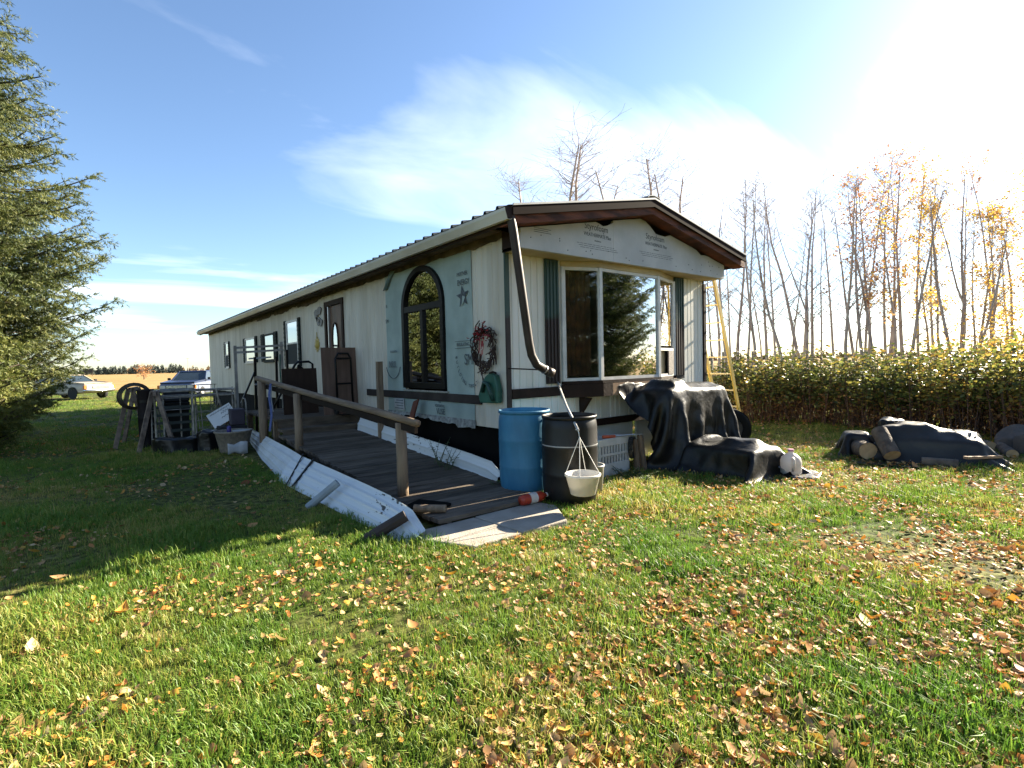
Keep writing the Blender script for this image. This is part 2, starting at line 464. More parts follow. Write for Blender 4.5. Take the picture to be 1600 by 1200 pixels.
# inner shell: floor, ceiling, far walls, partition
mb = MB()
mb.box((0.04, 0.06, 0.66), (W - 0.02, LEN - 0.03, 0.72))
obj('floor_deck', mb, interior_m, house)
mb = MB(); mb.box((0.04, 0.06, 2.96), (W - 0.02, LEN - 0.03, 3.0)); obj('ceiling_panel', mb, interior_m, house)
mb = MB(); mb.box((W - 0.06, 0.0, ZB), (W, LEN, ZT)); obj('back_wall', mb, white_sid, house)
mb = MB(); mb.box((0.0, LEN, ZB), (W, LEN + 0.04, ZT)); obj('end_wall', mb, white_sid, house)
mb = MB(); mb.box((0.05, 4.2, 0.72), (W - 0.06, 4.25, 2.96)); obj('partition_wall', mb, interior_m, house)
for lo_, hi_ in (((0.055, 2.62, 0.72), (0.075, 4.2, 2.96)), ((0.055, 4.25, 0.72), (0.075, 5.0, 2.96)), ((0.055, 6.2, 0.72), (0.075, LEN, 2.96)), ((0.055, 0.06, 0.72), (0.075, 1.28, 2.96)), ((0.055, 1.28, .72), (.075, 2.62, 1.04)),
                 ((0.08, 0.055, 0.72), (0.9, 0.075, 2.96)), ((3.4, 0.055, 0.72), (W - .07, 0.075, 2.96)), ((.9, .055, .72), (3.4, .075, 1.17))):
    mb = MB(); mb.box(lo_, hi_); obj('inner_lining', mb, interior_m, house)
# skirting below the walls
for y0, y1 in zip(span(0.0, LEN, 9)[:-1], span(0.0, LEN, 9)[1:]):
    mb = MB(); mb.box((0.05, y0 + .004, -0.05), (0.075, y1 - .004, ZB + 0.02)); obj('skirting_board', mb, black_m, house)
for x0, x1 in ((0.05, 1.2), (1.2, 2.4), (2.4, 3.3), (3.3, W)):
    mb = MB(); mb.box((x0 + .08, 0.05, -0.05), (x1 - .004, 0.075, 0.57)); obj('skirting_board', mb, white_front, house, label='pale skirting board under the front wall')
mb = MB(); mb.box((0.85, -0.022, 0.555), (W, 0.02, 0.648)); obj('base_trim', mb, brown, house)
# trim bands
mb = MB(); mb.box((-0.03, 0.50, 0.93), (-0.002, 4.05, 1.045)); obj('trim_board', mb, M('grey_brown_trim', (0.055, 0.042, 0.035), 0.8, spec=.15, scale=4, var=0.4), house, bevel=0.004)
mb = MB(); mb.box((0.07, -0.03, 1.01), (0.86, -0.002, 1.13)); obj('trim_board', mb, brown, house, bevel=0.004)
# corner boards
mb = MB(); mb.box((-0.006, -0.024, 0.42), (0.062, -0.002, 2.76)); obj('corner_board', mb, green_brown, house, bevel=0.004)
mb = MB(); mb.box((W - 0.04, -0.02, 0.6), (W + 0.03, -0.002, 2.70)); obj('corner_board', mb, brown, house)
# stained raw strip under the eave, ragged lower edge
mb = MB(); top = []; bot = []
y = -0.0
while y < LEN:
    top.append((-0.014, y, 3.0)); bot.append((-0.014, y, 2.93 - 0.055 * max(0, noise.noise(Vector((0, y * 0.9, 3)))) - 0.03 * rnd.random() - (0.05 if 6.5 < y < 13 and noise.noise(Vector((2, y * .5, 1))) > 0 else 0)))
    y += 0.12
mb.grid([bot, top]); obj('frieze_strip', mb, M('peeled_frieze', (0.16, 0.115, 0.07), 0.9, col2=(0.06, 0.045, 0.035), scale=5), house, thick=0.012)

# ---- roof
XL, XR, XM = -0.31, W + 0.30, W / 2
ZE, ZR = 3.10, 3.585
YF, YK = -0.57, LEN + 0.28
def roof_z(x):
    return ZE + (ZR - ZE) * (1 - abs(x - XM) / (XM - XL))
for side in (0, 1):
    mb = MB()
    xa, xb = (XL, XM) if side == 0 else (XR, XM)
    prof = []
    y = YF
    while y < YK - 0.02:
        prof += [(y, 0.0), (y + 0.17, 0.0), (y + 0.185, 0.032), (y + 0.215, 0.032), (y + 0.23, 0.0)]
        y += 0.2301
    prof.append((YK, 0.0))
    mb.grid([[(xa - (.05 if side == 0 else -.03), yy, ZE + d + 0.003) for yy, d in prof], [(xb, yy, ZR + d + 0.012) for yy, d in prof]])
    obj('roof_sheet', mb, roof_m, house, thick=0.004)
    mb = MB(); mb.add([(xa, YF, ZE - .02), (xb, YF, ZR - .02), (xb, YK, ZR - .02), (xa, YK, ZE - .02)], [(0, 1, 2, 3)])
    obj('roof_deck', mb, M('roof_underside', (0.13, 0.09, 0.06), 0.9, scale=4), house, thick=0.03)
mb = MB(); mb.grid([[(XM - 0.14, YF - .01, ZR + .012), (XM - .1, YF - .01, ZR + .04), (XM, YF - .01, ZR + .055), (XM + .1, YF - .01, ZR + .04), (XM + .14, YF - .01, ZR + .012)], [(XM - 0.14, YK, ZR + .012), (XM - .1, YK, ZR + .04), (XM, YK, ZR + .055), (XM + .1, YK, ZR + .04), (XM + .14, YK, ZR + .012)]])
obj('ridge_cap', mb, roof_m, house, thick=0.01)
# rake: pale drip edge, upper board coloured dark for its shadow, reddish lower board
pale = M('drip_edge', (0.62, 0.60, 0.56), 0.4, scale=6, var=0.2)
shade_wood = M('shaded_fascia', (0.016, 0.007, 0.005), 0.8, spec=.08, scale=3, var=0.4, stretch=(1, 1, 5))  # shadow on the upper rake board, put into its colour
for xa, s in ((XL, 1), (XR, -1)):
    def slope_board(name, y0, y1, d0, d1, mat, xa=xa):
        mb = MB()
        P = [(xa, y0, ZE + d0), (XM, y0, ZR + d0), (XM, y0, ZR + d1), (xa, y0, ZE + d1)]
        mb.prism(P, (0, y1 - y0, 0)); return obj(name, mb, mat, house)
    slope_board('drip_edge', YF - 0.022, YF - 0.004, 0.002, 0.024, pale)
    slope_board('rake_board', YF - 0.016, YF + 0.012, -0.095, 0.0, shade_wood)
    slope_board('rake_board', YF + 0.02, YF + 0.05, -0.185, -0.04, redwood)
    # boxed soffit between rake and gable board
    mb = MB(); P = [(xa, YF + 0.05, ZE - 0.175), (XM, YF + 0.05, ZR - 0.175), (XM, -0.345, ZR - 0.175), (xa, -0.345, ZE - 0.175)]
    mb.add(P, [(0, 1, 2, 3)]); obj('rake_soffit', mb, redwood, house, thick=0.012)
for x in (0.9, 1.5, 2.9, 3.6):
    mb = MB(); mb.beam((x, YF + .05, roof_z(x) - .12), (x, -.35, roof_z(x) - .12), .04, .08); obj('lookout_block', mb, redwood, house)
# gable: two foam boards with broken corners at the top, black sheet behind for the dark void
def gtop(x): return roof_z(x) - 0.19
def foam(x0, x1, notch):
    pts = [(x0, 2.742), (x1, 2.742)]
    xs = [x0 + (x1 - x0) * i / 24 for i in range(25)]
    up = []
    for x in reversed(xs):
        z = gtop(x) - 0.004 - 0.004 * rnd.random()
        for (c, w, d) in notch:
            if abs(x - c) < w: z -= d * (1 - (abs(x - c) / w) ** 3) * rnd.uniform(0.8, 1.0)
        up.append((x, z))
    pts += up
    mb = MB(); mb.prism([(x, -0.345, z) for x, z in pts], (0, 0.04, 0)); return obj('foam_board', mb, foam_m, house)
fb1 = foam(-0.02, 1.56, [(1.43, 0.16, 0.07)])
fb2 = foam(1.563, 4.30, [(2.55, 0.22, 0.10), (3.62, 0.12, 0.05)])
mb = MB(); mb.prism([(0.0, -0.24, 2.78), (4.27, -0.24, 2.78), (4.27, -0.24, gtop(4.27)), (XM, -0.24, gtop(XM)), (0, -0.24, gtop(0))], (0, 0.02, 0)); obj('gable_void_sheet', mb, black_m, house)  # black sheet paints the shade inside the torn notches
mb = MB(); mb.prism([(-0.02, -0.305, 2.742), (-0.02, -0.0, 2.742), (-0.02, 0.0, 3.0), (-0.02, -0.305, 2.88)], (0.02, 0, 0)); obj('gable_return', mb, brown, house)
mb = MB(); mb.prism([(4.28, -0.305, 2.742), (4.28, -0.0, 2.742), (4.28, 0.0, 3.0), (4.28, -0.305, 2.88)], (0.02, 0, 0)); obj('gable_return', mb, foam_m, house)
mb = MB(); mb.box((-0.02, -0.303, 2.745), (4.30, -0.002, 2.775)); obj('front_soffit', mb, ply_m, house)
# nail heads on the foam
mb = MB()
for i in range(26):
    x = rnd.uniform(0.05, 4.2); z = rnd.uniform(2.78, max(2.8, gtop(x) - 0.05))
    mb.lathe([(0.0, -0.0042), (0.008, -0.004), (0.008, 0)], (x, -0.345, z), 6, axis='y')
obj('nail_heads', mb, ink_pale, house, kind='stuff')
# print on the boards
def gable_print(x, z, par, s=1.0):
    put_text('Styrofoam', 0.115 * s, (x, -0.3462, z), (1, 0, -0.02), (0, 0, 1), ink, par, sx=0.92)
    put_text('WEATHERMATE Plus', 0.066 * s, (x + 0.02, -0.3462, z - 0.085), (1, 0, -0.02), (0, 0, 1), ink, par, sx=0.85)
    put_text('insulation', 0.032, (x + 0.02, -0.3462, z - 0.14), (1, 0, -0.02), (0, 0, 1), ink_pale, par)
    mb = MB()
    for j in range(3):
        xx = x - 0.36 + .03 * j
        while xx < x + .34:
            w_ = rnd.uniform(.03, .10); zz = z - 0.19 - j * 0.024
            mb.box((xx, -0.3464, zz), (xx + w_, -0.3456, zz + .006)); xx += w_ + .014
    obj('small_print', mb, ink_pale, par, kind='stuff')
gable_print(1.24, 3.10, fb1); gable_print(2.46, 3.13, fb2, 0.98)
mb = MB()
for j in range(3):
    mb.box((0.18, -0.3464, 2.99 - j * .022), (0.18 + rnd.uniform(.2, .34), -0.3456, 2.997 - j * .022))
obj('small_print', mb, ink_pale, fb1, kind='stuff')
# eave fascia and gutters
mb = MB(); mb.box((XL + 0.004, YF + 0.05, 2.93), (XL + 0.026, YK, 3.085)); obj('eave_fascia', mb, brown, house)
mb = MB(); mb.box((XR - 0.026, YF + 0.05, 2.93), (XR - 0.004, YK, 3.085)); obj('eave_fascia', mb, brown, house)
mb = MB(); mb.box((XL + 0.03, -0.0, 2.985), (-0.016, YK, 2.997)); obj('eave_soffit', mb, M('eave_soffit_wood', (0.17, 0.12, 0.08), 0.9, scale=3, var=0.5), house)
mb = MB(); mb.box((W + 0.002, -0.3, 2.985), (XR - 0.03, YK, 2.997)); obj('eave_soffit', mb, redwood, house)
gp = [(0.0, 0.0), (-0.0, -0.10), (-0.025, -0.115), (-0.07, -0.115), (-0.085, -0.07), (-0.10, -0.03), (-0.10, 0.0), (-0.092, 0.0), (-0.092, -0.008)]
mb = MB(); mb.grid([[(XL + 0.002 + a, YF + 0.0, 3.07 + b) for a, b in gp], [(XL + 0.002 + a, YK, 3.07 + b) for a, b in gp]])
gut = obj('gutter', mb, gutter_m, house, thick=0.004)
mb = MB(); mb.prism([(XL + 0.002 + a, YF - 0.003, 3.085 + b) for a, b in gp[:7]], (0, 0.004, 0)); obj('gutter_end_cap', mb, brown, gut)

# ---- bay window
PB = [(BX0, 0.0), (1.44, -0.2), (2.70, -0.2), (BX1, 0.0)]
def facet(i, z0, z1, t0=0.0, t1=1.0):
    a = Vector((*PB[i], 0)); b = Vector((*PB[i + 1], 0)); return a.lerp(b, t0), a.lerp(b, t1)
mb = MB(); mb.prism([(x, y, BZ1 + .001) for x, y in [(BX0 - .02, -0.003), (1.43, -0.235), (2.71, -0.235), (BX1 + .02, -0.003)]], (0, 0, 2.744 - BZ1 - .003)); bayo = obj('bay_window', mb, ply_m, house)
for lo_, hi_ in [((p[0] - 0.028, p[1] - 0.03, BZ0), (p[0] + 0.028, p[1] + 0.03, BZ1)) for p in PB[1:3]] + [((PB[0][0] - .02, -0.035, BZ0), (PB[0][0] + .045, 0.02, BZ1)), ((PB[3][0] - .045, -0.035, BZ0), (PB[3][0] + .02, 0.02, BZ1))]:
    mb = MB(); mb.box(lo_, hi_); obj('jamb', mb, frame_w, bayo, bevel=.003)
for i in range(3):
    a, b = facet(i, 0, 0)
    d = (b - a).normalized()
    for z in (BZ0 + 0.02, BZ1 - 0.02) + ((1.60,) if i == 2 else ()):
        mb = MB(); mb.beam(a + Vector((0, 0, z)) + d * .03, b + Vector((0, 0, z)) - d * .03, 0.045, 0.04); obj('frame_rail', mb, frame_w, bayo)
    mb = MB(); nrm = Vector((-d.y, d.x, 0))
    mb.obox((a + b) / 2 + Vector((0, 0, (BZ0 + BZ1) / 2 if i < 2 else (1.625 + BZ1) / 2)), (b - a) / 2 - d * .03, nrm * 0.003, (0, 0, (BZ1 - BZ0) / 2 - 0.042 if i < 2 else (BZ1 - 1.625) / 2 - .03))
    obj('pane', mb, glass_clear if i == 0 else glass, bayo)
a, b = facet(2, 0, 0); d = (b - a).normalized()
mb = MB(); mb.obox((a + b) / 2 + Vector((-.1, .02, 1.40)), d * .15, Vector((-d.y, d.x, 0)) * .01, (0, 0, .18)); obj('cover_board', mb, ply_m, bayo)
mb = MB(); mb.obox((a + b) / 2 + Vector((.15, .02, 1.40)), d * .12, Vector((-d.y, d.x, 0)) * .01, (0, 0, .18)); obj('screen', mb, M('speckled_screen', (0.15, 0.13, 0.12), .8, col2=(.03, .025, .022), scale=60, lo=.45, hi=.55), bayo)
# bay top, bottom, sill and bracket
mb = MB(); mb.prism([(x, y, 1.15) for x, y in [(BX0 - .03, -0.005), (1.43, -0.245), (2.71, -0.245), (BX1 + .03, -0.005)]], (0, 0, 0.04)); obj('sill_board', mb, brown, house)
rawp = M('raw_plywood_red', (0.30, 0.19, 0.11), 0.8, col2=(.2, .12, .07), scale=7)
for a_, b_, m_ in (((BX0 - .04, -.02, 1.06), (1.43, -.235, 1.06), brown), ((1.433, -.235, 1.06), (1.62, -.235, 1.06), brown), ((1.623, -.235, 1.06), (2.70, -.235, 1.06), rawp), ((2.71, -.232, 1.06), (BX1 + .04, -.02, 1.06), rawp)):
    mb = MB(); mb.beam(a_, b_, .03, .17); obj('sill_apron', mb, m_, house)
mb = MB(); mb.prism([(x, y, 1.145) for x, y in [(BX0, -0.01), (1.43, -0.225), (2.71, -0.225), (BX1, -0.01)]], (0, 0, 0.004)); obj('bay_floor', mb, black_m, house)
mb = MB(); mb.prism([(1.22, -0.005, 0.72), (1.22, -0.2, 0.965), (1.22, -0.005, 0.965)], (0.05, 0, 0)); obj('bracket', mb, brown, house)
# shutters on the front
for x0, x1 in ((0.63, 0.86), (3.39, 3.63)):
    mb = MB(); mb.box((x0, -0.032, 1.17 if x0 < 1 else 1.14), (x1, -0.002, 2.745 - .005))
    s_ = obj('shutter', mb, green_brown, house, bevel=0.003)
    for k in range(4):
        mb = MB(); xx = x0 + 0.028 + k * (x1 - x0 - .056) / 3
        mb.box((xx - .013, -0.044, 1.19), (xx + .013, -0.0325, 2.72)); obj('rib', mb, green_brown, s_)
# ---- house wrap with the arched window
def arch_half(r, n): return [(math.cos(PI * i / n), math.sin(PI * i / n)) for i in range(n + 1)]
YC, RA = (AY0 + AY1) / 2, (AY1 - AY0) / 2
ZSP = 2.30
XW = -0.008
mb = MB()
def warp(y, z): return (XW - 0.007 * noise.noise(Vector((y * 2.3, z * 1.7, 9.0))) - 0.002, y, z)
def fill(y0, y1, z0, z1, ny, nz):
    mb.grid([[warp(y0 + (y1 - y0) * i / ny, z0 + (z1 - z0) * j / nz) for i in range(ny + 1)] for j in range(nz + 1)])
wl = lambda z: 3.20 + 0.02 * math.sin(z * 7)
fill(AY1 + 0.002, 3.20, 1.05, 2.96, 5, 18)
fill(0.66, AY0 - 0.002, 1.05, 2.96, 5, 18)
fill(0.66, 3.20, 0.69, 1.05, 22, 5)
na = 24
low = [(YC + (RA + .002) * c, ZSP + 0.60 * s) for c, s in arch_half(1, na)]
mb.grid([[warp(y, z) for y, z in low], [warp(y, z + (2.96 - z) * .5) for y, z in low], [warp(y, 2.96) for y, z in low]])
wrap = obj('house_wrap', mb, wrap_m, house, smooth=True)
# ragged lower hem and the folded upper corner
mb = MB(); t_, b_ = [], []
for i in range(40):
    y = 0.64 + i * 0.066
    t_.append((XW - .012, y, 0.72)); b_.append((XW - 0.02 - .015 * rnd.random(), y, 0.665 - 0.03 * rnd.random() - (0.07 if y < 1.1 else 0.03 * math.sin(y * 2)) * .6))
mb.grid([b_, t_]); obj('torn_hem', mb, M('torn_hem', (0.30, 0.31, 0.29), .8, col2=(.14, .14, .13), scale=18), wrap)
mb = MB(); mb.grid([[(XW - .02, 3.22, 2.72), (XW - .05, 3.17, 2.68), (XW - .02, 3.08, 2.70)], [(XW - .02, 3.08, 2.86), (XW - .06, 3.0, 2.84), (XW - .02, 2.93, 2.86)], [(XW - .02, 2.98, 2.955), (XW - .05, 2.88, 2.955), (XW - .02, 2.78, 2.955)]])
obj('folded_corner', mb, wrap_dk, wrap, smooth=True, thick=.004)
mb = MB(); mb.box((XW - .03, 1.28, 1.055), (XW - .004, 2.62, 1.075)); obj('crumbled_edge', mb, M('crumbled_edge', (0.38, 0.35, 0.29), .9, col2=(.2, .18, .15), scale=40), wrap)
# arched window
def arch_ring(ro_y, ro_z, ri_y, ri_z, zb_o, zb_i, x0, x1):
    o_ = [(YC + ro_y * c, ZSP + ro_z * s) for c, s in arch_half(1, na)]; i_ = [(YC + ri_y * c, ZSP + ri_z * s) for c, s in arch_half(1, na)]
    O = [(YC + ro_y, zb_o)] + o_ + [(YC - ro_y, zb_o)]; I = [(YC + ri_y, zb_i)] + i_ + [(YC - ri_y, zb_i)]
    mb = MB(); n = len(O)
    mb.add([(x0, y, z) for y, z in O] + [(x0, y, z) for y, z in I] + [(x1, y, z) for y, z in O] + [(x1, y, z) for y, z in I], [])
    for k in range(n):
        k2 = (k + 1) % n
        mb.f += [(k, k2, n + k2, n + k), (2 * n + k, 3 * n + k, 3 * n + k2, 2 * n + k2), (k, 2 * n + k, 2 * n + k2, k2), (n + k, n + k2, 3 * n + k2, 3 * n + k)]
    return mb
aw = obj('arched_window', arch_ring(RA + .0, 0.60, RA - 0.085, 0.515, 1.10, 1.19, -0.055, 0.03), frame_k, house, bevel=0.006)
mb = MB(); mb.box((-0.05, AY0 + .06, ZSP - 0.05), (0.02, AY1 - .06, ZSP + 0.04)); obj('transom', mb, frame_k, aw)
mb = MB(); mb.box((-0.045, YC - .04, 1.18), (0.02, YC + .04, ZSP - .05)); obj('mullion', mb, frame_k, aw)
for y0, y1 in ((AY0 + .08, YC - .04), (YC + .04, AY1 - .08)):
    mb = MB(); mb.box((-0.012, y0, 1.185), (-0.008, y1, ZSP - .045)); obj('pane', mb, glass_dark, aw)
P = [(-0.012, YC + (RA - .08) * c, ZSP + 0.04 + 0.48 * s) for c, s in arch_half(1, na)]
mb = MB(); mb.prism(P, (0.004, 0, 0)); obj('pane', mb, glass_dark, aw)
# print on the wrap
TX = XW - 0.018
LD = (0, -1, 0)
put_text('PARTNER', 0.075, (TX, 0.86, 2.60), LD, (0, 0, 1), ink, wrap, sx=.8)
put_text('ENERGY', 0.105, (TX, 0.84, 2.48), LD, (0, 0, 1), ink, wrap, sx=.72)
mb = MB()
st = []
for k in range(10):
    a = PI / 2 + k * PI / 5 + .12; r_ = 0.15 if k % 2 == 0 else 0.06
    st.append((TX, 0.86 - r_ * math.cos(a), 2.33 + r_ * math.sin(a)))
mb.prism(st, (0.001, 0, 0)); obj('star_print', mb, ink, wrap)
mb = MB(); mb.prism([(TX - .001, .86, 2.34), (TX - .001, .89, 2.21), (TX - .001, .84, 2.25), (TX - .001, .80, 2.32)], (.0008, 0, 0)); obj('star_highlight', mb, wrap_m, wrap)
for z in (1.745, 1.655):
    mb = MB(); mb.box((TX, 0.67, z), (TX + .001, 1.08, z + .006)); obj('print_rule', mb, ink, wrap)
put_text('INSULATING', 0.062, (TX, 0.88, 1.685), LD, (0, 0, 1), ink, wrap, sx=.85)
put_text('SM', 0.2, (TX, 0.76, 1.44), LD, (0, 0, 1), ink, wrap, sx=.8)
for k, ch in enumerate('BUILDING TRUST'):
    a = PI + 0.25 + k * 0.135
    put_text(ch, 0.062, (TX, 0.72 - 0.36 * math.cos(a), 1.66 + 0.52 * math.sin(a)), (0, -math.cos(a + PI / 2), math.sin(a + PI / 2)), (0, -math.cos(a + PI), math.sin(a + PI)), ink, wrap) if ch != ' ' else None
put_text('INSUL', 0.15, (TX, 2.98, 1.42), LD, (0, 0, 1), ink_pale, wrap, sx=.7)
put_text('RESIDENTIAL', 0.05, (TX, 2.92, 1.66), LD, (0, 0, 1), ink_pale, wrap, sx=.9)
mb = MB(); mb.tube([(TX, 2.96 - 0.26 * math.cos(a), 1.50 + .26 * math.sin(a)) for a in [PI + .3 + i * .16 for i in range(17)]], .006, 4); obj('print_arc', mb, ink_pale, wrap)
put_text('RESIDENTIAL', 0.055, (TX, 1.52, 0.845), LD, (0, 0, 1), ink, wrap, sx=.8)
put_text('VUSE', 0.12, (TX, 1.50, 0.745), LD, (0, 0, 1), ink, wrap, sx=.85)
put_text('THE', 0.04, (TX, 1.52, 0.905), LD, (0, 0, 1), ink, wrap)
mb = MB(); mb.box((TX - .004, 2.6, 0.74), (TX, 2.95, 0.925)); lb = obj('paper_label', mb, M('paper_label', (.42, .42, .40), .8, scale=9), wrap)
for j in range(4):
    mb = MB(); mb.box((TX - .0055, 2.63, 0.76 + j * .042), (TX - .0045, 2.92 - .05 * (j % 2), 0.775 + j * .042)); obj('print_rule', mb, ink_pale, lb)
put_text('SM', .09, (TX, 3.13, 2.15), LD, (0, 0, 1), ink, wrap); put_text('R', .07, (TX, 3.14, 2.40), LD, (0, 0, 1), ink, wrap)

# ---- door and the small windows of the long wall
wood_door = M('door_wood', (0.12, 0.055, 0.03), 0.5, col2=(0.05, 0.025, 0.016), scale=3, stretch=(3, 3, .5), bump=.2)
mb = MB(); mb.prism([(-.03, y, z) for y, z in ((DY0, .66), (DY0, 2.8), (DY1, 2.8), (DY1, .66), (DY1 - .09, .66), (DY1 - .09, 2.7), (DY0 + .09, 2.7), (DY0 + .09, .66))], (.08, 0, 0))
dfr = obj('door_frame', mb, brown, house)
mb = MB(); mb.box((0.01, DY0 + .095, 0.68), (0.045, DY1 - .095, 2.695)); door = obj('door', mb, wood_door, house)
mb = MB()
P = [(0.004, 5.6 + .13 * math.cos(a), 1.98 + .34 * math.sin(a)) for a in [2 * PI * i / 20 for i in range(20)]]; mb.prism(P, (.004, 0, 0)); obj('oval_light', mb, glass, door)
mb = MB(); mb.tube([(0.004, 5.6 + .145 * math.cos(a), 1.98 + .36 * math.sin(a)) for a in [2 * PI * i / 20 for i in range(21)]], .016, 6); obj('oval_moulding', mb, brown, door)
for z0, z1 in ((.8, 1.4),):
    mb = MB(); mb.box((0.002, DY0 + .22, z0), (0.0095, DY1 - .22, z1)); obj('door_panel', mb, wood_door, door)
mb = MB(); mb.lathe([(0.0, -.06), (.028, -.05), (.03, -.03), (.012, -.02), (.012, 0)], (0.01, DY0 + .17, 1.65), 10, axis='x'); obj('door_knob', mb, M('brass', (.5, .36, .12), .3, metal=1), door)
mb = MB(); mb.box((-0.028, DY1 - .24, .68), (0.008, DY1 - .20, 2.69)); obj('storm_door_edge', mb, M('aluminium', (.5, .5, .5), .35, metal=.8), door)
def small_window(y0, y1, z0, z1, sh=0.16, pane_split=True, frame=frame_w, gl=glass_dark):
    mb = MB(); q_ = [(y0, z0), (y1, z0), (y1, z1), (y0, z1)]; i_ = [(y0 + .05, z0 + .05), (y1 - .05, z0 + .05), (y1 - .05, z1 - .05), (y0 + .05, z1 - .05)]
    mb.add([(x, y, z) for x in (-.03, -.003) for y, z in q_ + i_], [])
    for k in range(4):
        k2 = (k + 1) % 4
        mb.f += [(k, k2, 4 + k2, 4 + k), (8 + k, 12 + k, 12 + k2, 8 + k2), (k, 8 + k, 8 + k2, k2), (4 + k, 4 + k2, 12 + k2, 12 + k)]
    w_ = obj('window', mb, frame, house)
    zm = (z0 + z1) / 2
    if pane_split:
        mb = MB(); mb.box((-0.026, y0 + .05, zm - .02), (-0.004, y1 - .05, zm + .02)); obj('meeting_rail', mb, frame, w_)
    mb = MB(); mb.box((-0.014, y0 + .05, zm + .02 if pane_split else z0 + .05), (-0.010, y1 - .05, z1 - .05)); obj('pane', mb, gl, w_)
    mb = MB(); mb.box((-0.006, y0 + .045, z0 + .045), (-0.0045, y1 - .045, z1 - .045)); obj('unlit_room_sheet', mb, M('unlit_room_dark', (.012, .012, .014), .7), w_)  # near-black sheet stands for the unlit room behind the pane
    if pane_split:
        mb = MB(); mb.box((-0.018, y0 + .05, z0 + .05), (-0.014, y1 - .05, zm - .02)); obj('insect_screen', mb, M('insect_screen', (.03, .035, .035), .8, scale=80), w_)
    mb = MB(); mb.box((-0.05, y0 - .02, z0 - .035), (-0.003, y1 + .02, z0 - .002)); obj('sill', mb, frame, w_)
    for a, b in ((y0 - sh - .02, y0 - .02), (y1 + .02, y1 + .02 + sh)):
        mb = MB(); mb.box((-0.035, a, z0 - .01), (-0.003, b, z1 + .02)); s_ = obj('shutter', mb, green_dark, house, bevel=.003)
        for k in range(10):
            mb = MB(); zz = z0 + .06 + k * (z1 - z0 - .12) / 9; mb.obox((-0.04, (a + b) / 2, zz), (.003, 0, 0.012), (0, sh / 2 - .02, 0), (-.004, 0, .022)); obj('slat', mb, green_dark, s_)
small_window(8.0, 8.95, 1.50, 2.62)
small_window(12.3, 13.6, 1.66, 2.42, pane_split=False, sh=.22)
small_window(10.15, 11.2, 1.66, 2.42, pane_split=False, sh=.3, frame=green_dark)
small_window(16.3, 16.9, 1.52, 2.45, sh=.14)
# ------------------------------------------------------------------ ramp, landing and slab
ramp = thing('entrance_ramp', 'weathered plank ramp with pole handrail and white sheet skirts beside the long wall', 'ramp', (-0.9, 1.5, 0))
def deck_z(y): return 0.085 + 0.062 * (y + 0.5)
y = -0.95; i = 0
while y < 4.0:
    w = 0.138 if y > -0.5 else 0.15
    mb = MB(); x0 = -1.53 + rnd.uniform(-.02, .02); x1 = -0.30 + rnd.uniform(-.02, .02)
    z0 = deck_z(y) if y > -.5 else 0.085; z1 = deck_z(y + w) if y > -.5 else 0.085
    dz = rnd.uniform(-.004, .004)
    mb.prism([(x0, y + .004, z0 + dz), (x0, y + w - .004, z1 + dz), (x0, y + w - .004, z1 - .038 + dz), (x0, y + .004, z0 - .038 + dz)], (x1 - x0, 0, 0))
    obj('plank', mb, grey_wood, ramp); y += w; i += 1
for x in (-1.44, -0.92, -0.40):
    mb = MB(); mb.prism([(x, -.95, 0.045), (x, 4.0, deck_z(4.0) - .042), (x, 4.0, deck_z(4.0) - .14), (x, .6, -0.0), (x, -.95, -0.01)], (.045, 0, 0)); obj('joist', mb, grey_wood, ramp)
# two steps up to the landing
for y0, z in ((4.0, 0.45), (4.3, 0.60)):
    mb = MB(); mb.box((-1.5, y0, z - .04), (-0.06, y0 + .30, z)); obj('step', mb, grey_wood, ramp)
    mb = MB(); mb.box((-1.48, y0 + .01, z - .16), (-0.08, y0 + .035, z - .041)); obj('riser', mb, grey_wood, ramp)
y = 4.60
while y < 6.7:
    mb = MB(); mb.box((-1.5 + rnd.uniform(-.02, .02), y + .004, .562), (-0.04, y + .136, .600 + rnd.uniform(-.003, .003))); obj('plank', mb, grey_wood, ramp); y += .14
for x in (-1.42, -.12):
    for yy in (4.66, 6.6):
        mb = MB(); mb.box((x - .045, yy - .045, -.03), (x + .045, yy + .045, .56)); obj('landing_post', mb, post_wood, ramp)
# handrail
def post(x, y, z0, z1, r=0.052, square=False):
    mb = MB()
    if square: mb.box((x - r, y - r * .8, z0), (x + r, y + r * .8, z1))
    else: mb.tube([(x, y, z0), (x + .004, y, (z0 + z1) / 2), (x, y, z1)], [r, r * .98, r * .96], 10)
    return obj('post', mb, post_wood, ramp, smooth=not square)
post(-1.40, -0.02, -.05, 0.86, 0.058)
post(-1.52, 3.05, -.05, 1.07, 0.06)
post(-1.56, 4.95, -.05, 1.22, 0.075)
post(-0.27, 2.95, 0.0, 1.52, 0.045, True)
mb = MB(); mb.tube([(-1.42, -0.42, 0.885), (-1.42, .5, .945), (-1.47, 2.5, 1.07), (-1.5, 4.2, 1.19), (-1.56, 5.25, 1.28)], [.036, .04, .042, .045, .048], 10)
obj('handrail', mb, rail_wood, ramp, smooth=True)
mb = MB(); mb.beam((-1.40, -.35, .815), (-1.49, 4.9, 1.13), .035, .07); obj('lower_rail', mb, M('dark_rail', (.025, .018, .014), .8, spec=.1, scale=6), ramp)
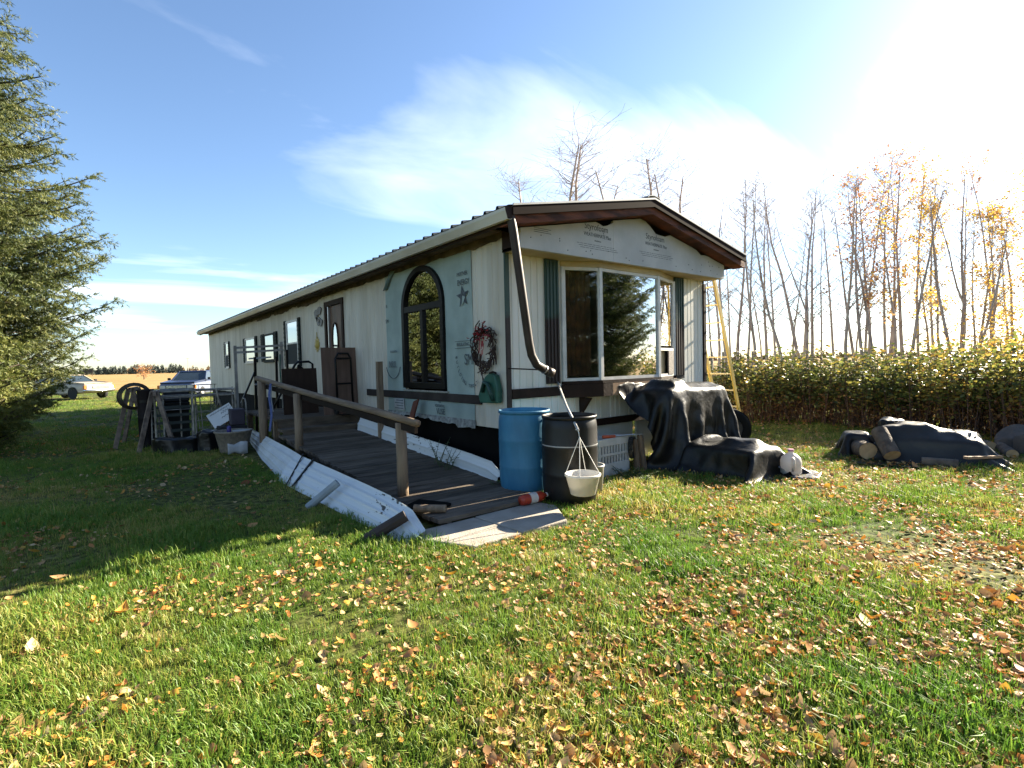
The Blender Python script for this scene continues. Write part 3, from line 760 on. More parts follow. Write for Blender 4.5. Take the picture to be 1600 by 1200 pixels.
# outer skirts: ribbed white sheets leaning out
skirt_m = M('skirt_sheet', (0.62, 0.63, 0.62), 0.5, col2=(0.50, 0.50, 0.48), scale=2.5, bump=.1)
def flaked(name, x, y, z):
    """white sheet with dark flakes of peeled paint"""
    m = bpy.data.materials.new(name); m.use_nodes = True
    t = m.node_tree; n = t.nodes.new; l = t.links.new
    p = t.nodes['Principled BSDF']; p.inputs['Roughness'].default_value = .5
    g = n('ShaderNodeNewGeometry')
    a = n('ShaderNodeTexNoise'); a.inputs['Scale'].default_value = 13; a.inputs['Detail'].default_value = 9; a.inputs['Roughness'].default_value = .62
    mq = n('ShaderNodeMapping'); mq.inputs['Scale'].default_value = (1.6, .55, 1.6); l(g.outputs['Position'], mq.inputs[0]); l(mq.outputs[0], a.inputs['Vector'])
    d = n('ShaderNodeVectorMath'); d.operation = 'DISTANCE'; l(g.outputs['Position'], d.inputs[0]); d.inputs[1].default_value = (x, y, z)
    mr = n('ShaderNodeMapRange'); mr.inputs['From Min'].default_value = 0.2; mr.inputs['From Max'].default_value = 0.75; mr.inputs['To Min'].default_value = .13; mr.inputs['To Max'].default_value = 0; l(d.outputs['Value'], mr.inputs['Value'])
    s = n('ShaderNodeMath'); s.operation = 'ADD'; l(a.outputs['Fac'], s.inputs[0]); l(mr.outputs[0], s.inputs[1])
    c = n('ShaderNodeValToRGB'); e = c.color_ramp.elements; e[0].position = .705; e[0].color = (.60, .61, .60, 1); e[1].position = .72; e[1].color = (.05, .045, .04, 1); l(s.outputs[0], c.inputs[0])
    l(c.outputs[0], p.inputs['Base Color']); return m
flake_m = flaked('flaked_skirt', -1.86, -0.55, 0.1)
def sheet(tops, bots, mat, name='skirt_sheet', ribs=4, depth=.012):
    mb = MB(); rows = []
    nr = ribs * 4
    for j in range(nr + 1):
        t = j / nr
        row = []
        for a, b in zip(tops, bots):
            a, b = Vector(a), Vector(b); p = a.lerp(b, t)
            ph = (t * ribs) % 1.0
            off = depth * (1 if ph < .18 else 0) + 0.02 * math.sin(t * PI)
            p += Vector((-0.9, 0, .4)) * off + Vector((0.01 * noise.noise(p * 1.3), 0, 0))
            row.append(p)
        rows.append(row)
    mb.grid(rows); return obj(name, mb, mat, ramp, thick=.003)
def line(pts, n):
    out_ = []
    for i in range(n + 1):
        s = i / n * (len(pts) - 1); k = min(int(s), len(pts) - 2)
        out_.append(Vector(pts[k]).lerp(Vector(pts[k + 1]), s - k))
    return out_
sheet(line([(-1.44, 6.5, .27), (-1.56, 4.4, .27), (-1.66, 2.5, .25)], 14), line([(-1.46, 6.5, .0), (-1.80, 4.0, -.0), (-2.02, 2.0, .0)], 14), skirt_m)
sheet(line([(-1.675, 2.62, .255), (-1.69, 1.0, .25), (-1.70, -.4, .23), (-1.71, -.85, .19), (-1.725, -1.1, .08)], 20), line([(-2.03, 2.2, .0), (-1.99, .6, .0), (-1.95, -.4, .0), (-1.94, -.9, .0), (-1.92, -1.17, -.0)], 20), flake_m)
# inner skirt against the house
sheet(line([(-0.22, 3.9, .55), (-0.24, 2.0, .44), (-.26, .4, .345), (-.27, -.05, .31), (-.28, -.26, .2)], 16), line([(-0.285, 3.9, .33), (-0.285, 2.0, .22), (-.29, .4, .13), (-.29, .05, .10), (-.29, -.15, .09)], 16), flaked('inner_flaked', -.26, 1.9, .35), ribs=2)
# stakes, strap against the skirt
strap_m = M('dark_strap', (.012, .013, .015), .7)
for a, b, r_, m_, nm in (((-2.16, .62, .0), (-1.89, .48, .24), .042, M('pale_stake', (.30, .33, .34), .7), 'stake'), ((-2.14, -.82, .02), (-1.84, -.95, .19), .05, M('dark_stake', (.05, .035, .03), .8), 'stake')):
    mb = MB(); mb.tube([a, b], r_, 10); obj(nm, mb, m_, ramp, smooth=False)
mb = MB(); mb.beam((-1.675, 2.34, .29), (-2.045, 1.82, .02), .03, .008, up=(-.8, 0, .6)); obj('strap', mb, strap_m, ramp)
mb = MB(); mb.beam((-1.69, 1.88, .28), (-2.03, 1.62, .03), .05, .012, up=(-.8, 0, .6)); obj('strap', mb, strap_m, ramp)

# concrete slabs
slabs = [[(-1.86, -1.12), (-1.60, -1.60), (-1.12, -1.60), (-1.17, -.97), (-1.80, -.97)], [(-1.16, -.97), (-1.11, -1.60), (-.62, -1.62), (-.36, -1.2), (-.42, -.97)]]
for k, P in enumerate(slabs):
    mb = MB(); mb.prism([(x, y, -.04) for x, y in P], (0, 0, .085 + .006 * k))
    o = obj('concrete_slab', mb, concrete, loc=(P[0][0], P[0][1], 0), bevel=.01)
    tag(o, ['bare concrete slab at the foot of the ramp by the white skirt', 'bare concrete slab at the foot of the ramp by the blue barrel'][k], 'slab')
# things lying at the foot of the ramp
mb = MB(); mb.tube([(-1.58, -.60, .13), (-1.36, -.80, .125)], .036, 12); tag(obj('round_offcut', mb, post_wood, loc=(-1.5, -.7, .1)), 'short round wooden pole offcut lying at the ramp foot', 'log')
mb = MB(); mb.grid([[(-1.60, -.40, .10), (-1.45, -.46, .16), (-1.2, -.52, .10)], [(-1.62, -.50, .10), (-1.46, -.56, .13), (-1.18, -.60, .10)], [(-1.60, -.62, .10), (-1.45, -.66, .10), (-1.22, -.66, .10)]])
tag(obj('rubber_mat', mb, black_m, loc=(-1.4, -.5, .1), thick=.012, smooth=True), 'crumpled black rubber scrap on the lower ramp planks', 'mat')
bt = thing('red_bottle', 'red and white plastic bottle lying on the slab by the blue barrel', 'bottle', (-.46, -.95, .045))
mb = MB(); mb.lathe([(0, -.16), (.045, -.155), (.052, -.12), (.052, .10), (.03, .14), (.018, .15), (.018, .17)], (-.48, -1.0, .105), 14, axis='x'); obj('body', mb, M('red_plastic', (.45, .045, .02), .4), bt, smooth=True)
mb = MB(); mb.lathe([(.0535, -.06), (.0535, .03)], (-.48, -1.0, .105), 14, axis='x'); obj('paper_band', mb, M('white_label', (.7, .65, .6), .6), bt, smooth=True)
mb = MB(); mb.lathe([(.022, .165), (.022, .195), (0, .2)], (-.48, -1.0, .105), 12, axis='x'); obj('cap', mb, M('white_label', (.7, .65, .6), .6), bt, smooth=True)

# ------------------------------------------------------------------ barrels
def barrel(label, x, y, mat, h=.90, r=.285, open_top=True, tilt=0):
    t = thing('plastic_barrel', label, 'barrel', (x, y, 0))
    pr = [(0, .0), (r * .80, .0), (r * .90, .03), (r * .97, .10), (r, .2), (r * 1.0, h * .33), (r * 1.012, h * .345), (r * 1.0, h * .36), (r * 1.005, h * .64), (r * 1.018, h * .655), (r * 1.005, h * .67), (r, h * .86), (r * .97, h * .93), (r * .93, h * .965)]
    mb = MB(); mb.lathe(pr, (x, y, 0), 40); obj('body', mb, mat, t, smooth=True)
    mb = MB(); mb.lathe([(r * .93, h * .965), (r * .99, h * .965), (r * 1.0, h * .985), (r * .99, h), (r * .95, h), (r * .93, h * .985), (r * .925, h * .94)], (x, y, 0), 40); obj('rim', mb, mat, t, smooth=True)
    mb = MB(); mb.lathe([(r * .925, h * .965), (r * .94, h * .7), (r * .95, .3), (r * .9, .12), (0, .12)], (x, y, 0), 40); obj('inner_wall', mb, mat, t, smooth=True)
    return t
blue_b = M('blue_plastic', (0.045, 0.19, 0.31), .5, col2=(.028, .13, .225), scale=5, spec=.35, detail=9, stretch=(1, 1, .35), bump=.08, bscale=40)
blk_b = M('black_plastic', (0.006, 0.0056, 0.0054), .42, col2=(.013, .012, .011), scale=4, spec=.3, detail=8)
barrel('open blue plastic barrel standing under the downspout', -.13, -.47, blue_b, .93)
bb = barrel('open black plastic barrel standing beside the blue barrel', -.02, -1.06, blk_b, .90)
mb = MB(); mb.lathe([(.289, .0), (.2895, .012)], (-.02, -1.06, .60), 40); obj('pale_band', mb, M('pale_band', (.3, .3, .3), .5), bb, smooth=True)
# hanging planter on a leaning pole
pole = [(.80, -.04, 1.18), (.15, -.86, .955), (-.30, -1.46, .80)]
mb = MB(); mb.tube(pole, .013, 8); tag(obj('leaning_pole', mb, M('grey_pole', (.34, .33, .31), .5), loc=(.8, -.04, 1.18), smooth=True), 'thin grey pole leaning from the bay sill over the black barrel', 'pole')
pl = thing('hanging_planter', 'white plastic hanging planter on four cords in front of the black barrel', 'planter', (-.30, -1.50, .2))
px_, py_ = -.29, -1.50
mb = MB(); mb.lathe([(0, .20), (.105, .20), (.115, .205), (.158, .37), (.168, .375), (.17, .395), (.160, .40), (.150, .385), (.108, .225), (0, .222)], (px_, py_, 0), 36); obj('pot', mb, M('white_pot', (.72, .69, .62), .45, scale=5, var=.12, transl=.25), pl, smooth=True)
for k in range(4):
    a = .6 + k * PI / 2; mb = MB(); mb.tube([(px_ + .162 * math.cos(a), py_ + .162 * math.sin(a), .39), (px_ - .008, py_ + .025, .735)], .0032, 5); obj('cord', mb, M('cord_white', (.75, .73, .68), .6), pl)
mb = MB(); mb.tube([(px_ - .008, py_ + .025, .73), (px_ - .01, py_ + .03, .77), (-.295, -1.45, .82), (-.30, -1.43, .80)], .004, 6); obj('hook', mb, M('cord_white', (.75, .73, .68), .6), pl)
pa = thing('pail', 'grey plastic pail tucked behind the black barrel', 'pail', (.36, -1.02, 0))
mb = MB(); mb.lathe([(0, .0), (.10, 0), (.125, .30), (.132, .305), (.132, .325), (.118, .325), (.095, .02), (0, .02)], (.36, -1.02, 0), 28); obj('body', mb, M('grey_pail', (.40, .39, .36), .5), pa, smooth=True)
mb = MB(); mb.tube([(.36 + .13 * math.cos(a), -1.02, .31 + .03 * math.sin(a) + .0) for a in [PI * i / 10 for i in range(11)]], .004, 5); obj('handle', mb, strap_m, pa)

# ------------------------------------------------------------------ downspout with its stay
ds = thing('downspout', 'brown downspout swinging from the gutter end to above the barrels', 'downspout', (XL, -.5, 1.3))
mb = MB(); D = [(-.31, -.52, 3.06), (-.295, -.53, 2.96), (-.27, -.53, 2.84), (-.06, -.50, 1.66), (-.03, -.50, 1.53), (.04, -.50, 1.42), (.20, -.50, 1.345)]
mb.tube(D, .047, 12); obj('pipe', mb, M('brown_downspout', (.024, .016, .012), .5, col2=(.045, .032, .026), scale=4, spec=.3), ds, smooth=True)
mb = MB(); mb.tube([(.155, -.50, 1.365), (.165, -.50, 1.36)], .055, 12); obj('clamp', mb, M('galvanised', (.4, .4, .4), .4, metal=.7), ds)
mb = MB(); mb.tube([(.19, -.5, 1.35), (.27, -.51, 1.315)], [.05, .055], 12); obj('outlet', mb, M('brown_downspout', (1, 1, 1)), ds, smooth=True)
mb = MB(); mb.tube([(.03, -.02, 1.38), (.0, -.25, 1.375), (.15, -.46, 1.36)], .008, 6); obj('stay_rod', mb, brown, ds)

# ------------------------------------------------------------------ things on the long wall
wr = thing('wreath', 'dark twig wreath with red bow hanging on the wall beside the house wrap', 'wreath', (-.03, .375, 1.63))
mb = MB()
for k in range(120):
    a = rnd.uniform(0, 2 * PI); r0 = rnd.gauss(.2, .028); a2 = a + rnd.uniform(.25, .8); r1 = rnd.gauss(.2, .05)
    P0 = Vector((-.03 - rnd.random() * .05, .375 + r0 * math.cos(a), 1.63 + r0 * 1.12 * math.sin(a))); P1 = Vector((-.03 - rnd.random() * .05, .375 + r1 * math.cos(a2), 1.63 + r1 * 1.12 * math.sin(a2)))
    mid = (P0 + P1) / 2; mid += (mid - Vector((-.03, .375, 1.63))) * .12
    mb.tube([P0, mid, P1], .0075, 4)
obj('twigs', mb, M('wreath_twig', (.045, .025, .018), .9), wr, kind='stuff')
mb = MB()
for k in range(90):
    a = rnd.gauss(PI * .5, .55); r0 = rnd.gauss(.2, .04)
    c = Vector((-.07 - rnd.random() * .04, .375 + r0 * math.cos(a), 1.63 + r0 * 1.1 * math.sin(a))); d = Vector((rnd.uniform(-1, 1), rnd.uniform(-1, 1), rnd.uniform(-1, 1))).normalized() * .025
    e = d.orthogonal().normalized() * .012
    mb.add([c - d, c + e, c + d, c - e], [(0, 1, 2, 3)])
for k in range(12):
    c = Vector((-.09, .375 + rnd.uniform(-.06, .03), 1.63 + rnd.uniform(-.02, .14))); mb.add([c, c + Vector((0, .02, 0)), c + Vector((-.01, .015, -.07)), c + Vector((-.01, 0, -.07))], [(0, 1, 2, 3)])
obj('red_bow', mb, M('red_ribbon', (.28, .02, .018), .6), wr, kind='stuff')
mb = MB()
for k in range(6): mb.tube([(-.05, .42 + rnd.uniform(-.06, .06), 1.42), (-.05, .42 + rnd.uniform(-.06, .06), 1.32), (-.04, .42 + rnd.uniform(-.06, .06), 1.2)], .003, 4)
obj('hanging_wire', mb, M('wreath_twig', (1, 1, 1)), wr, kind='stuff')
hg = thing('hose_hanger', 'green plastic hose hanger on the wall under the wreath', 'hose hanger', (-.02, .25, 1.1))
grn = M('green_plastic', (.03, .11, .075), .5, col2=(.02, .075, .05), scale=6)
mb = MB(); P = [(.06, .97), (.42, .96), (.46, 1.05), (.38, 1.2), (.30, 1.29), (.20, 1.345), (.10, 1.30), (.05, 1.12)]
mb.prism([(-.10, y, z) for y, z in P], (.08, 0, 0)); obj('housing', mb, grn, hg, bevel=.015)
mb = MB(); mb.tube([(-.12, .12, 1.0), (-.16, .12, 1.1), (-.15, .18, 1.2), (-.13, .28, 1.22), (-.12, .34, 1.1)], .025, 8); obj('hose_loop', mb, M('dark_green_hose', (.02, .06, .045), .5), hg, smooth=True)
mb = MB(); mb.tube([(-.1, .2, 1.33), (-.12, .1, 1.345), (-.13, .03, 1.33)], .012, 6); obj('hook', mb, brown, hg)
orn = thing('wall_ornament', 'small grey metal leaf ornament on the wall beside the door', 'ornament', (-.03, 6.5, 2.5))
mb = MB()
for (cy, cz, s) in ((6.62, 2.60, .13), (6.42, 2.66, .11), (6.5, 2.44, .12), (6.36, 2.40, .10), (6.58, 2.5, .06)):
    P = [(-.03, cy + s * math.cos(a) * (1 + .3 * math.sin(3 * a)), cz + .8 * s * math.sin(a)) for a in [2 * PI * i / 12 for i in range(12)]]; mb.prism(P, (.012, 0, 0))
obj('leaves', mb, M('pewter', (.16, .15, .14), .5), orn, kind='stuff')
mb = MB(); mb.tube([(-.025, 6.62, 2.6), (-.025, 6.5, 2.5), (-.025, 6.36, 2.40)], .012, 5); obj('stem', mb, M('pewter', (1, 1, 1)), orn)
sn = thing('sun_plaque', 'round yellow sun plaque on the wall under the metal leaf ornament', 'plaque', (-.03, 6.68, 1.97))
yel = M('yellow_ceramic', (.50, .36, .08), .5)
mb = MB(); mb.lathe([(0, -.04), (.08, -.035), (.10, -.01), (.10, 0)], (-.003, 6.68, 1.95), 20, axis='x'); obj('face', mb, yel, sn, smooth=True)
mb = MB(); P = []
for k in range(24):
    a = k * PI / 12; r_ = .17 if k % 2 else .115; P.append((-.012, 6.68 + r_ * math.cos(a), 1.95 + r_ * math.sin(a)))
mb.prism(P, (.009, 0, 0)); obj('rays', mb, yel, sn)
mb = MB(); mb.tube([(-.01, 6.68, 2.1), (-.01, 6.68, 2.22)], .008, 5); obj('hanger', mb, yel, sn)
# plant climbing up the inner skirt
def weed(name, label, x, y, z0, n, h, seed, mat, group=None):
    rr = random.Random(seed)
    t = thing(name, label, 'plant', (x, y, z0), group)
    ms, ml = MB(), MB()
    for k in range(n):
        a = rr.uniform(0, 6.28); s = rr.uniform(.3, 1)
        p0 = Vector((x + rr.uniform(-.12, .12), y + rr.uniform(-.2, .2), z0)); p1 = p0 + Vector((math.cos(a) * .08 * s, math.sin(a) * .16 * s, h * s * .6)); p2 = p1 + Vector((math.cos(a) * .06, math.sin(a) * .12, h * s * .4))
        ms.tube([p0, p1, p2], [.005, .004, .002], 4)
        for j in range(9):
            c = p0.lerp(p1, j / 5) if j < 5 else p1.lerp(p2, (j - 4) / 5)
            b = rr.uniform(0, 6.28); d = Vector((math.cos(b), math.sin(b), rr.uniform(-.2, .5))).normalized() * rr.uniform(.025, .055); e = d.cross(Vector((0, 0, 1))).normalized() * d.length * .38
            ml.add([c, c + d * .5 + e, c + d, c + d * .5 - e], [(0, 1, 2, 3)])
    obj('stems', ms, M('weed_stem', (.08, .09, .04), .8), t, kind='stuff'); obj('leaves', ml, mat, t, kind='stuff')
    return t
leafg = M('weed_leaf', (.07, .12, .035), .6, scale=3, transl=.3, island=.6, col2=(.035, .06, .02))
weed('leafy_weed', 'leafy green weed growing through the ramp against the inner white skirt', -.40, .80, .1, 14, .42, 3, leafg)
weed('leafy_weed', 'small bright weed sprouting at the skirt end beside the blue barrel', -.36, -.38, .06, 10, .2, 5, leafg)
weed('leafy_weed', 'green clump of weeds at the foot of the white crate', 1.3, -.85, .0, 16, .16, 8, leafg)
mb = MB(); mb.obox((-.19, 2.1, .60), (.012, 0, 0), (0, .075, -.02), (.06, -.09, .33)); tag(obj('leaning_board', mb, M('red_brown_board', (.15, .045, .025), .6), loc=(-.2, 2.1, .3)), 'narrow red brown board leaning on the wrapped wall behind the handrail', 'board')

# ------------------------------------------------------------------ landing clutter
mb = MB(); mb.obox((-.37, 4.42, 1.20), (.315, .0, 0), (0, .012, 0), (0, .03, .60)); tag(obj('plywood_sheet', mb, M('brown_plywood', (.17, .105, .075), .7, col2=(.11, .065, .045), scale=3, stretch=(4, 1, .6)), loc=(-.37, 4.4, .6)), 'tall brown plywood sheet standing on the landing behind the black hand truck', 'board')
mb = MB(); mb.obox((-.86, 5.12, 1.02), (.31, .0, .0), (0, .012, 0), (0, .03, .42)); tag(obj('plywood_sheet', mb, M('dark_plywood', (.045, .028, .02), .8, spec=.15, scale=3, stretch=(4, 1, .6)), loc=(-.9, 5.1, .6)), 'low dark plywood sheet standing on the landing below the black tube rail', 'board')
ht = thing('hand_truck', 'black tubular hand truck leaning on the brown plywood sheet', 'hand truck', (-.35, 4.3, .6))
blkst = M('black_steel', (.005, .0048, .0048), .4, var=.4, spec=.25)
mb = MB(); x0, x1 = -.47, -.19; yy = 4.34
mb.tube([(x0, yy - .05, .62), (x0, yy, 1.60), (x0 + .05, yy, 1.69), (x1 - .05, yy, 1.69), (x1, yy, 1.60), (x1, yy - .05, .62)], .02, 8); obj('frame', mb, blkst, ht, smooth=True)
for z in (1.15, 1.60, .75):
    mb = MB(); mb.tube([(x0, yy - .03, z), (x1, yy - .03, z)], .016, 6); obj('crossbar', mb, blkst, ht)
for x in (x0 - .05, x1 + .05):
    mb = MB(); mb.lathe([(.03, -.02), (.08, -.02), (.085, 0), (.08, .02), (.03, .02)], (x, yy - .1, .69), 16, axis='x'); obj('wheel', mb, M('rubber', (.02, .02, .02), .8), ht, smooth=True)
mb = MB(); mb.box((x0, yy - .24, .602), (x1, yy - .05, .615)); obj('toe_plate', mb, blkst, ht)
gr_ = thing('grab_rail', 'bent black steel tube rail above the dark plywood', 'rail', (-.9, 5.4, .6))
mb = MB(); mb.tube([(-1.35, 5.35, .60), (-1.12, 5.35, 1.02), (-.88, 5.35, 1.50), (-.82, 5.35, 1.56), (-.62, 5.35, 1.565), (-.55, 5.35, 1.52), (-.545, 5.35, .6)], .022, 8); obj('tube', mb, blkst, gr_, smooth=True)
mb = MB(); mb.prism([(-.84, 5.36, 1.25), (-.70, 5.36, 1.25), (-.72, 5.36, 1.45), (-.80, 5.36, 1.52), (-.83, 5.36, 1.5)], (0, .02, 0)); obj('gusset_plate', mb, blkst, gr_)
bs = thing('blue_strap', 'faded blue webbing hanging from the far end of the handrail', 'strap', (-1.55, 4.3, .3))
mb = MB(); pts = [(-1.555, 4.35, 1.20), (-1.60, 4.3, 1.0), (-1.58, 4.25, .7), (-1.61, 4.3, .42)]
mb.grid([[Vector(p) + Vector((0, -.045, 0)) for p in line(pts, 10)], [Vector(p) + Vector((-.02, 0, 0)) for p in line(pts, 10)], [Vector(p) + Vector((0, .045, 0)) for p in line(pts, 10)]])
obj('webbing', mb, M('blue_webbing', (.09, .12, .28), .8, scale=14, var=.4), bs, thick=.006)
mb = MB(); pts = [(-1.51, 4.5, 1.21), (-1.52, 4.52, .95), (-1.5, 4.5, .72)]
mb.grid([[Vector(p) + Vector((0, -.03, 0)) for p in line(pts, 6)], [Vector(p) + Vector((0, .03, 0)) for p in line(pts, 6)]]); obj('webbing', mb, M('pale_webbing', (.25, .27, .33), .8), bs, thick=.006)

# tall grey frame behind the landing
tf = thing('garden_arch', 'tall grey timber frame with two top rails standing behind the landing', 'frame', (-1.0, 7.3, 0))
gp_m = M('grey_pipe', (.30, .28, .25), .6, col2=(.19, .175, .155), scale=6)
for x, h in ((-1.49, 1.95), (-.56, 2.04)):
    mb = MB(); mb.beam((x, 7.4, 0), (x, 7.4, h), .055, .045, up=(0, 1, 0)); obj('post', mb, gp_m, tf)
for z, m_ in ((1.90, gp_m), (1.80, gp_m)):
    mb = MB(); mb.beam((-1.53, 7.35, z), (-.53, 7.35, z + .06), .03, .045); obj('rail', mb, m_, tf)
mb = MB(); mb.beam((-1.25, 7.32, 1.67), (-.80, 7.32, 1.70), .03, .035); obj('rail', mb, M('pale_rail', (.4, .4, .38), .6), tf)
bf = thing('black_frame', 'black steel upright frame standing inside the grey timber frame', 'frame', (-1.0, 7.0, 0))
for x in (-1.22, -.80, -.58):
    mb = MB(); mb.beam((x, 7.0, 0), (x + .02, 7.0, 1.70 + .15 * (x > -.7)), .05, .04, up=(0, 1, 0)); obj('upright', mb, blkst, bf)
mb = MB(); mb.beam((-1.50, 6.95, .75), (-1.22, 6.95, 1.4), .045, .035); obj('brace', mb, blkst, bf)
mb = MB(); mb.tube([(-1.25, 6.9, 1.13), (-.95, 6.9, 1.12), (-.82, 6.9, 1.10)], .016, 6); obj('bar', mb, M('galvanised', (1, 1, 1)), bf)
mb = MB(); mb.tube([(-.95, 6.9, 1.1), (-.93, 6.9, .6), (-.94, 6.9, .0)], .016, 6); obj('leg', mb, gp_m, bf)
mb = MB(); mb.tube([(-.70, 7.0, 1.75), (-.72, 6.97, 1.4), (-.70, 6.98, .9)], .014, 6); obj('green_cord', mb, grn, bf)

# ------------------------------------------------------------------ clutter on the lawn left of the ramp
pipe_m = M('pipe_steel', (.36, .33, .28), .5, col2=(.13, .11, .09), scale=8, metal=.3)
wood_leg = M('sawhorse_wood', (.27, .20, .15), .8, col2=(.11, .08, .06), scale=8)
def sawhorse(label, c, ang, ln, h, m_):
    t = thing('sawhorse', label, 'sawhorse', (*c, 0))
    d = Vector((math.cos(ang), math.sin(ang), 0)); s = Vector((-d.y, d.x, 0)); c = Vector((*c, 0))
    mb = MB(); mb.beam(c - d * ln / 2 + Vector((0, 0, h)), c + d * ln / 2 + Vector((0, 0, h)), .05, .09); obj('beam', mb, m_, t)
    for e in (-1, 1):
        for f_ in (-1, 1):
            mb = MB(); mb.beam(c + d * e * (ln / 2 - .08) + s * .03 * f_ + Vector((0, 0, h + .03)), c + d * e * (ln / 2 + .03) + s * .27 * f_, .035, .07); obj('leg', mb, m_, t)
    return t
sawhorse('weathered timber sawhorse holding the coiled hose, farthest from the ramp', (-3.24, 7.9), R(80), .9, 1.10, wood_leg)
sawhorse('weathered timber sawhorse beside the grey tube table frame', (-2.98, 6.75), R(85), .7, 1.05, wood_leg)
hc = thing('garden_hose', 'loose coil of brown garden hose hung over the sawhorse', 'hose', (-3.3, 7.6, .8))
for k in range(3):
    mb = MB(); mb.tube([(-3.25 + (.30 - .03 * k) * math.cos(a) * .9, 7.48 - .05 * k + .12 * math.cos(a), .98 + (.25 - .02 * k) * math.sin(a)) for a in [2 * PI * i / 24 for i in range(25)]], .014, 6); obj('coil', mb, M('brown_hose', (.07, .055, .035), .6), hc, smooth=True)
bx = thing('burn_drum', 'dark rusty narrow drum standing between the sawhorses', 'drum', (-3.1, 7.2, 0))
mb = MB(); mb.lathe([(0, 0), (.135, 0), (.14, .02), (.135, .04), (.135, .55), (.142, .565), (.135, .58), (.135, 1.08), (.145, 1.10), (.125, 1.11), (.115, 1.05), (.115, .5), (0, .5)], (-3.09, 7.25, 0), 24); obj('shell', mb, M('rusty_drum', (.016, .010, .009), .7, col2=(.006, .005, .006), scale=5, spec=.2), bx, smooth=True)
mb = MB(); mb.lathe([(.1425, .0), (.1425, .05)], (-3.09, 7.25, .86), 24); obj('hoop', mb, blkst, bx)
tb = thing('table_frame', 'grey steel tube table frame without its top', 'frame', (-2.3, 6.5, 0))
C4 = [(-3.0, 6.55), (-1.72, 6.35), (-1.65, 7.0), (-2.9, 7.2)]
for k in range(4):
    a, b = C4[k], C4[(k + 1) % 4]
    for z in (1.07, .97):
        mb = MB(); mb.tube([(a[0], a[1], z), (b[0], b[1], z)], .016, 6); obj('rail', mb, pipe_m, tb)
    mb = MB(); mb.tube([(a[0], a[1], 1.10), (a[0], a[1], -.02)], .02, 7); obj('leg', mb, pipe_m, tb)
mb = MB(); mb.tube([(-2.42, 6.46, 1.06), (-2.42, 6.46, -.02)], .018, 7); obj('leg', mb, pipe_m, tb)
mb = MB(); mb.tube([(-2.36, 6.6, 1.0), (-2.36, 6.6, -.02)], .018, 7); obj('leg', mb, pipe_m, tb)
mb = MB(); mb.tube([(-2.04, 6.38, 1.1), (-2.0, 6.38, .85), (-1.95, 6.38, .72)], .02, 6); obj('stub', mb, pipe_m, tb)
bq = thing('barbecue', 'dark barbecue with closed lid standing behind the tube table frame', 'barbecue', (-2.6, 7.5, 0))
mb = MB(); P = [(.45, .84), (.42, .95), (.33, 1.05), (.18, 1.09), (.05, 1.06), (0, .84)]
mb.prism([(-2.80, 7.3 + a, z) for a, z in P], (.44, 0, 0)); lid = obj('lid', mb, M('bbq_enamel', (.006, .006, .006), .4, spec=.25), bq, bevel=.02)
mb = MB(); mb.tube([(-2.72, 7.31, .95), (-2.72, 7.25, .96), (-2.44, 7.25, .96), (-2.44, 7.31, .95)], .012, 6); obj('lid_handle', mb, pipe_m, lid)
mb = MB(); mb.box((-2.80, 7.3, .66), (-2.36, 7.75, .835)); obj('firebox', mb, M('bbq_enamel', (1, 1, 1)), bq, bevel=.02)
mb = MB(); mb.box((-2.78, 7.34, .06), (-2.38, 7.70, .655)); obj('cabinet', mb, M('bbq_grey', (.022, .024, .022), .6, spec=.2), bq)
mb = MB(); mb.box((-3.22, 7.35, .86), (-2.82, 7.7, .89)); obj('side_shelf', mb, M('grey_shelf', (.16, .15, .14), .7), bq)
for x in (-2.80, -2.36):
    mb = MB(); mb.lathe([(.0, -.02), (.07, -.02), (.075, 0), (.07, .02), (0, .02)], (x, 7.36, .07), 14, axis='x'); obj('wheel', mb, M('rubber', (1, 1, 1)), bq)
sg = thing('hand_lettered_sign', 'white hand lettered board tilted on the clutter above the wicker tub', 'sign', (-2.0, 5.9, .4))
sc, sx_, sz_ = Vector((-2.02, 6.0, .60)), Vector((.80, -.25, .50)).normalized(), None
sn_ = Vector((-.30, -.90, .25)); sn_ = (sn_ - sx_ * sn_.dot(sx_)).normalized(); sz_ = sn_.cross(sx_)
mb = MB(); mb.obox(sc, sx_ * .22, sz_ * .145, sn_ * .006); obj('board', mb, M('sign_white', (.62, .62, .62), .6, scale=4, var=.12), sg)
for row, (s0, s1, zz, hh) in enumerate(((-.17, .20, .095, .03), (.0, .20, .03, .05), (-.02, .15, -.04, .03))):
    q = s0; mb = MB(); pts = []
    while q < s1:
        pts.append(sc + sx_ * (q + rnd.uniform(-.008, .008)) + sz_ * (zz + (hh if len(pts) % 2 else 0) * rnd.uniform(.5, 1)) + sn_ * .009); q += .016 + .01 * row * .6
    mb.tube(pts, .0042, 4); obj('marker_line', mb, ink, sg)
mb = MB(); mb.beam(sc - sn_ * .02 + sx_ * .1, sc - sn_ * .02 + sx_ * .05 + Vector((0, .25, -.62)), .03, .03); obj('prop', mb, wood_leg, sg)
wt = thing('wicker_tub', 'pale tapered tub full of oddments standing against the ramp skirt', 'tub', (-1.98, 5.2, 0))
mb = MB(); tx, ty = -1.98, 5.25
mb.lathe([(0, .0), (.20, 0), (.215, .02), (.29, .36), (.305, .365), (.305, .39), (.285, .39), (.27, .34), (0, .33)], (tx, ty, 0), 26); obj('shell', mb, M('tub_tan', (.26, .22, .17), .8, col2=(.17, .14, .11), scale=20), wt, smooth=True)
mb = MB(); mb.grid([[(tx - .15 + .1 * i, ty - .33 + .05 * math.sin(i), .02 + .06 * j + .03 * math.sin(i * 2 + j)) for i in range(4)] for j in range(4)])
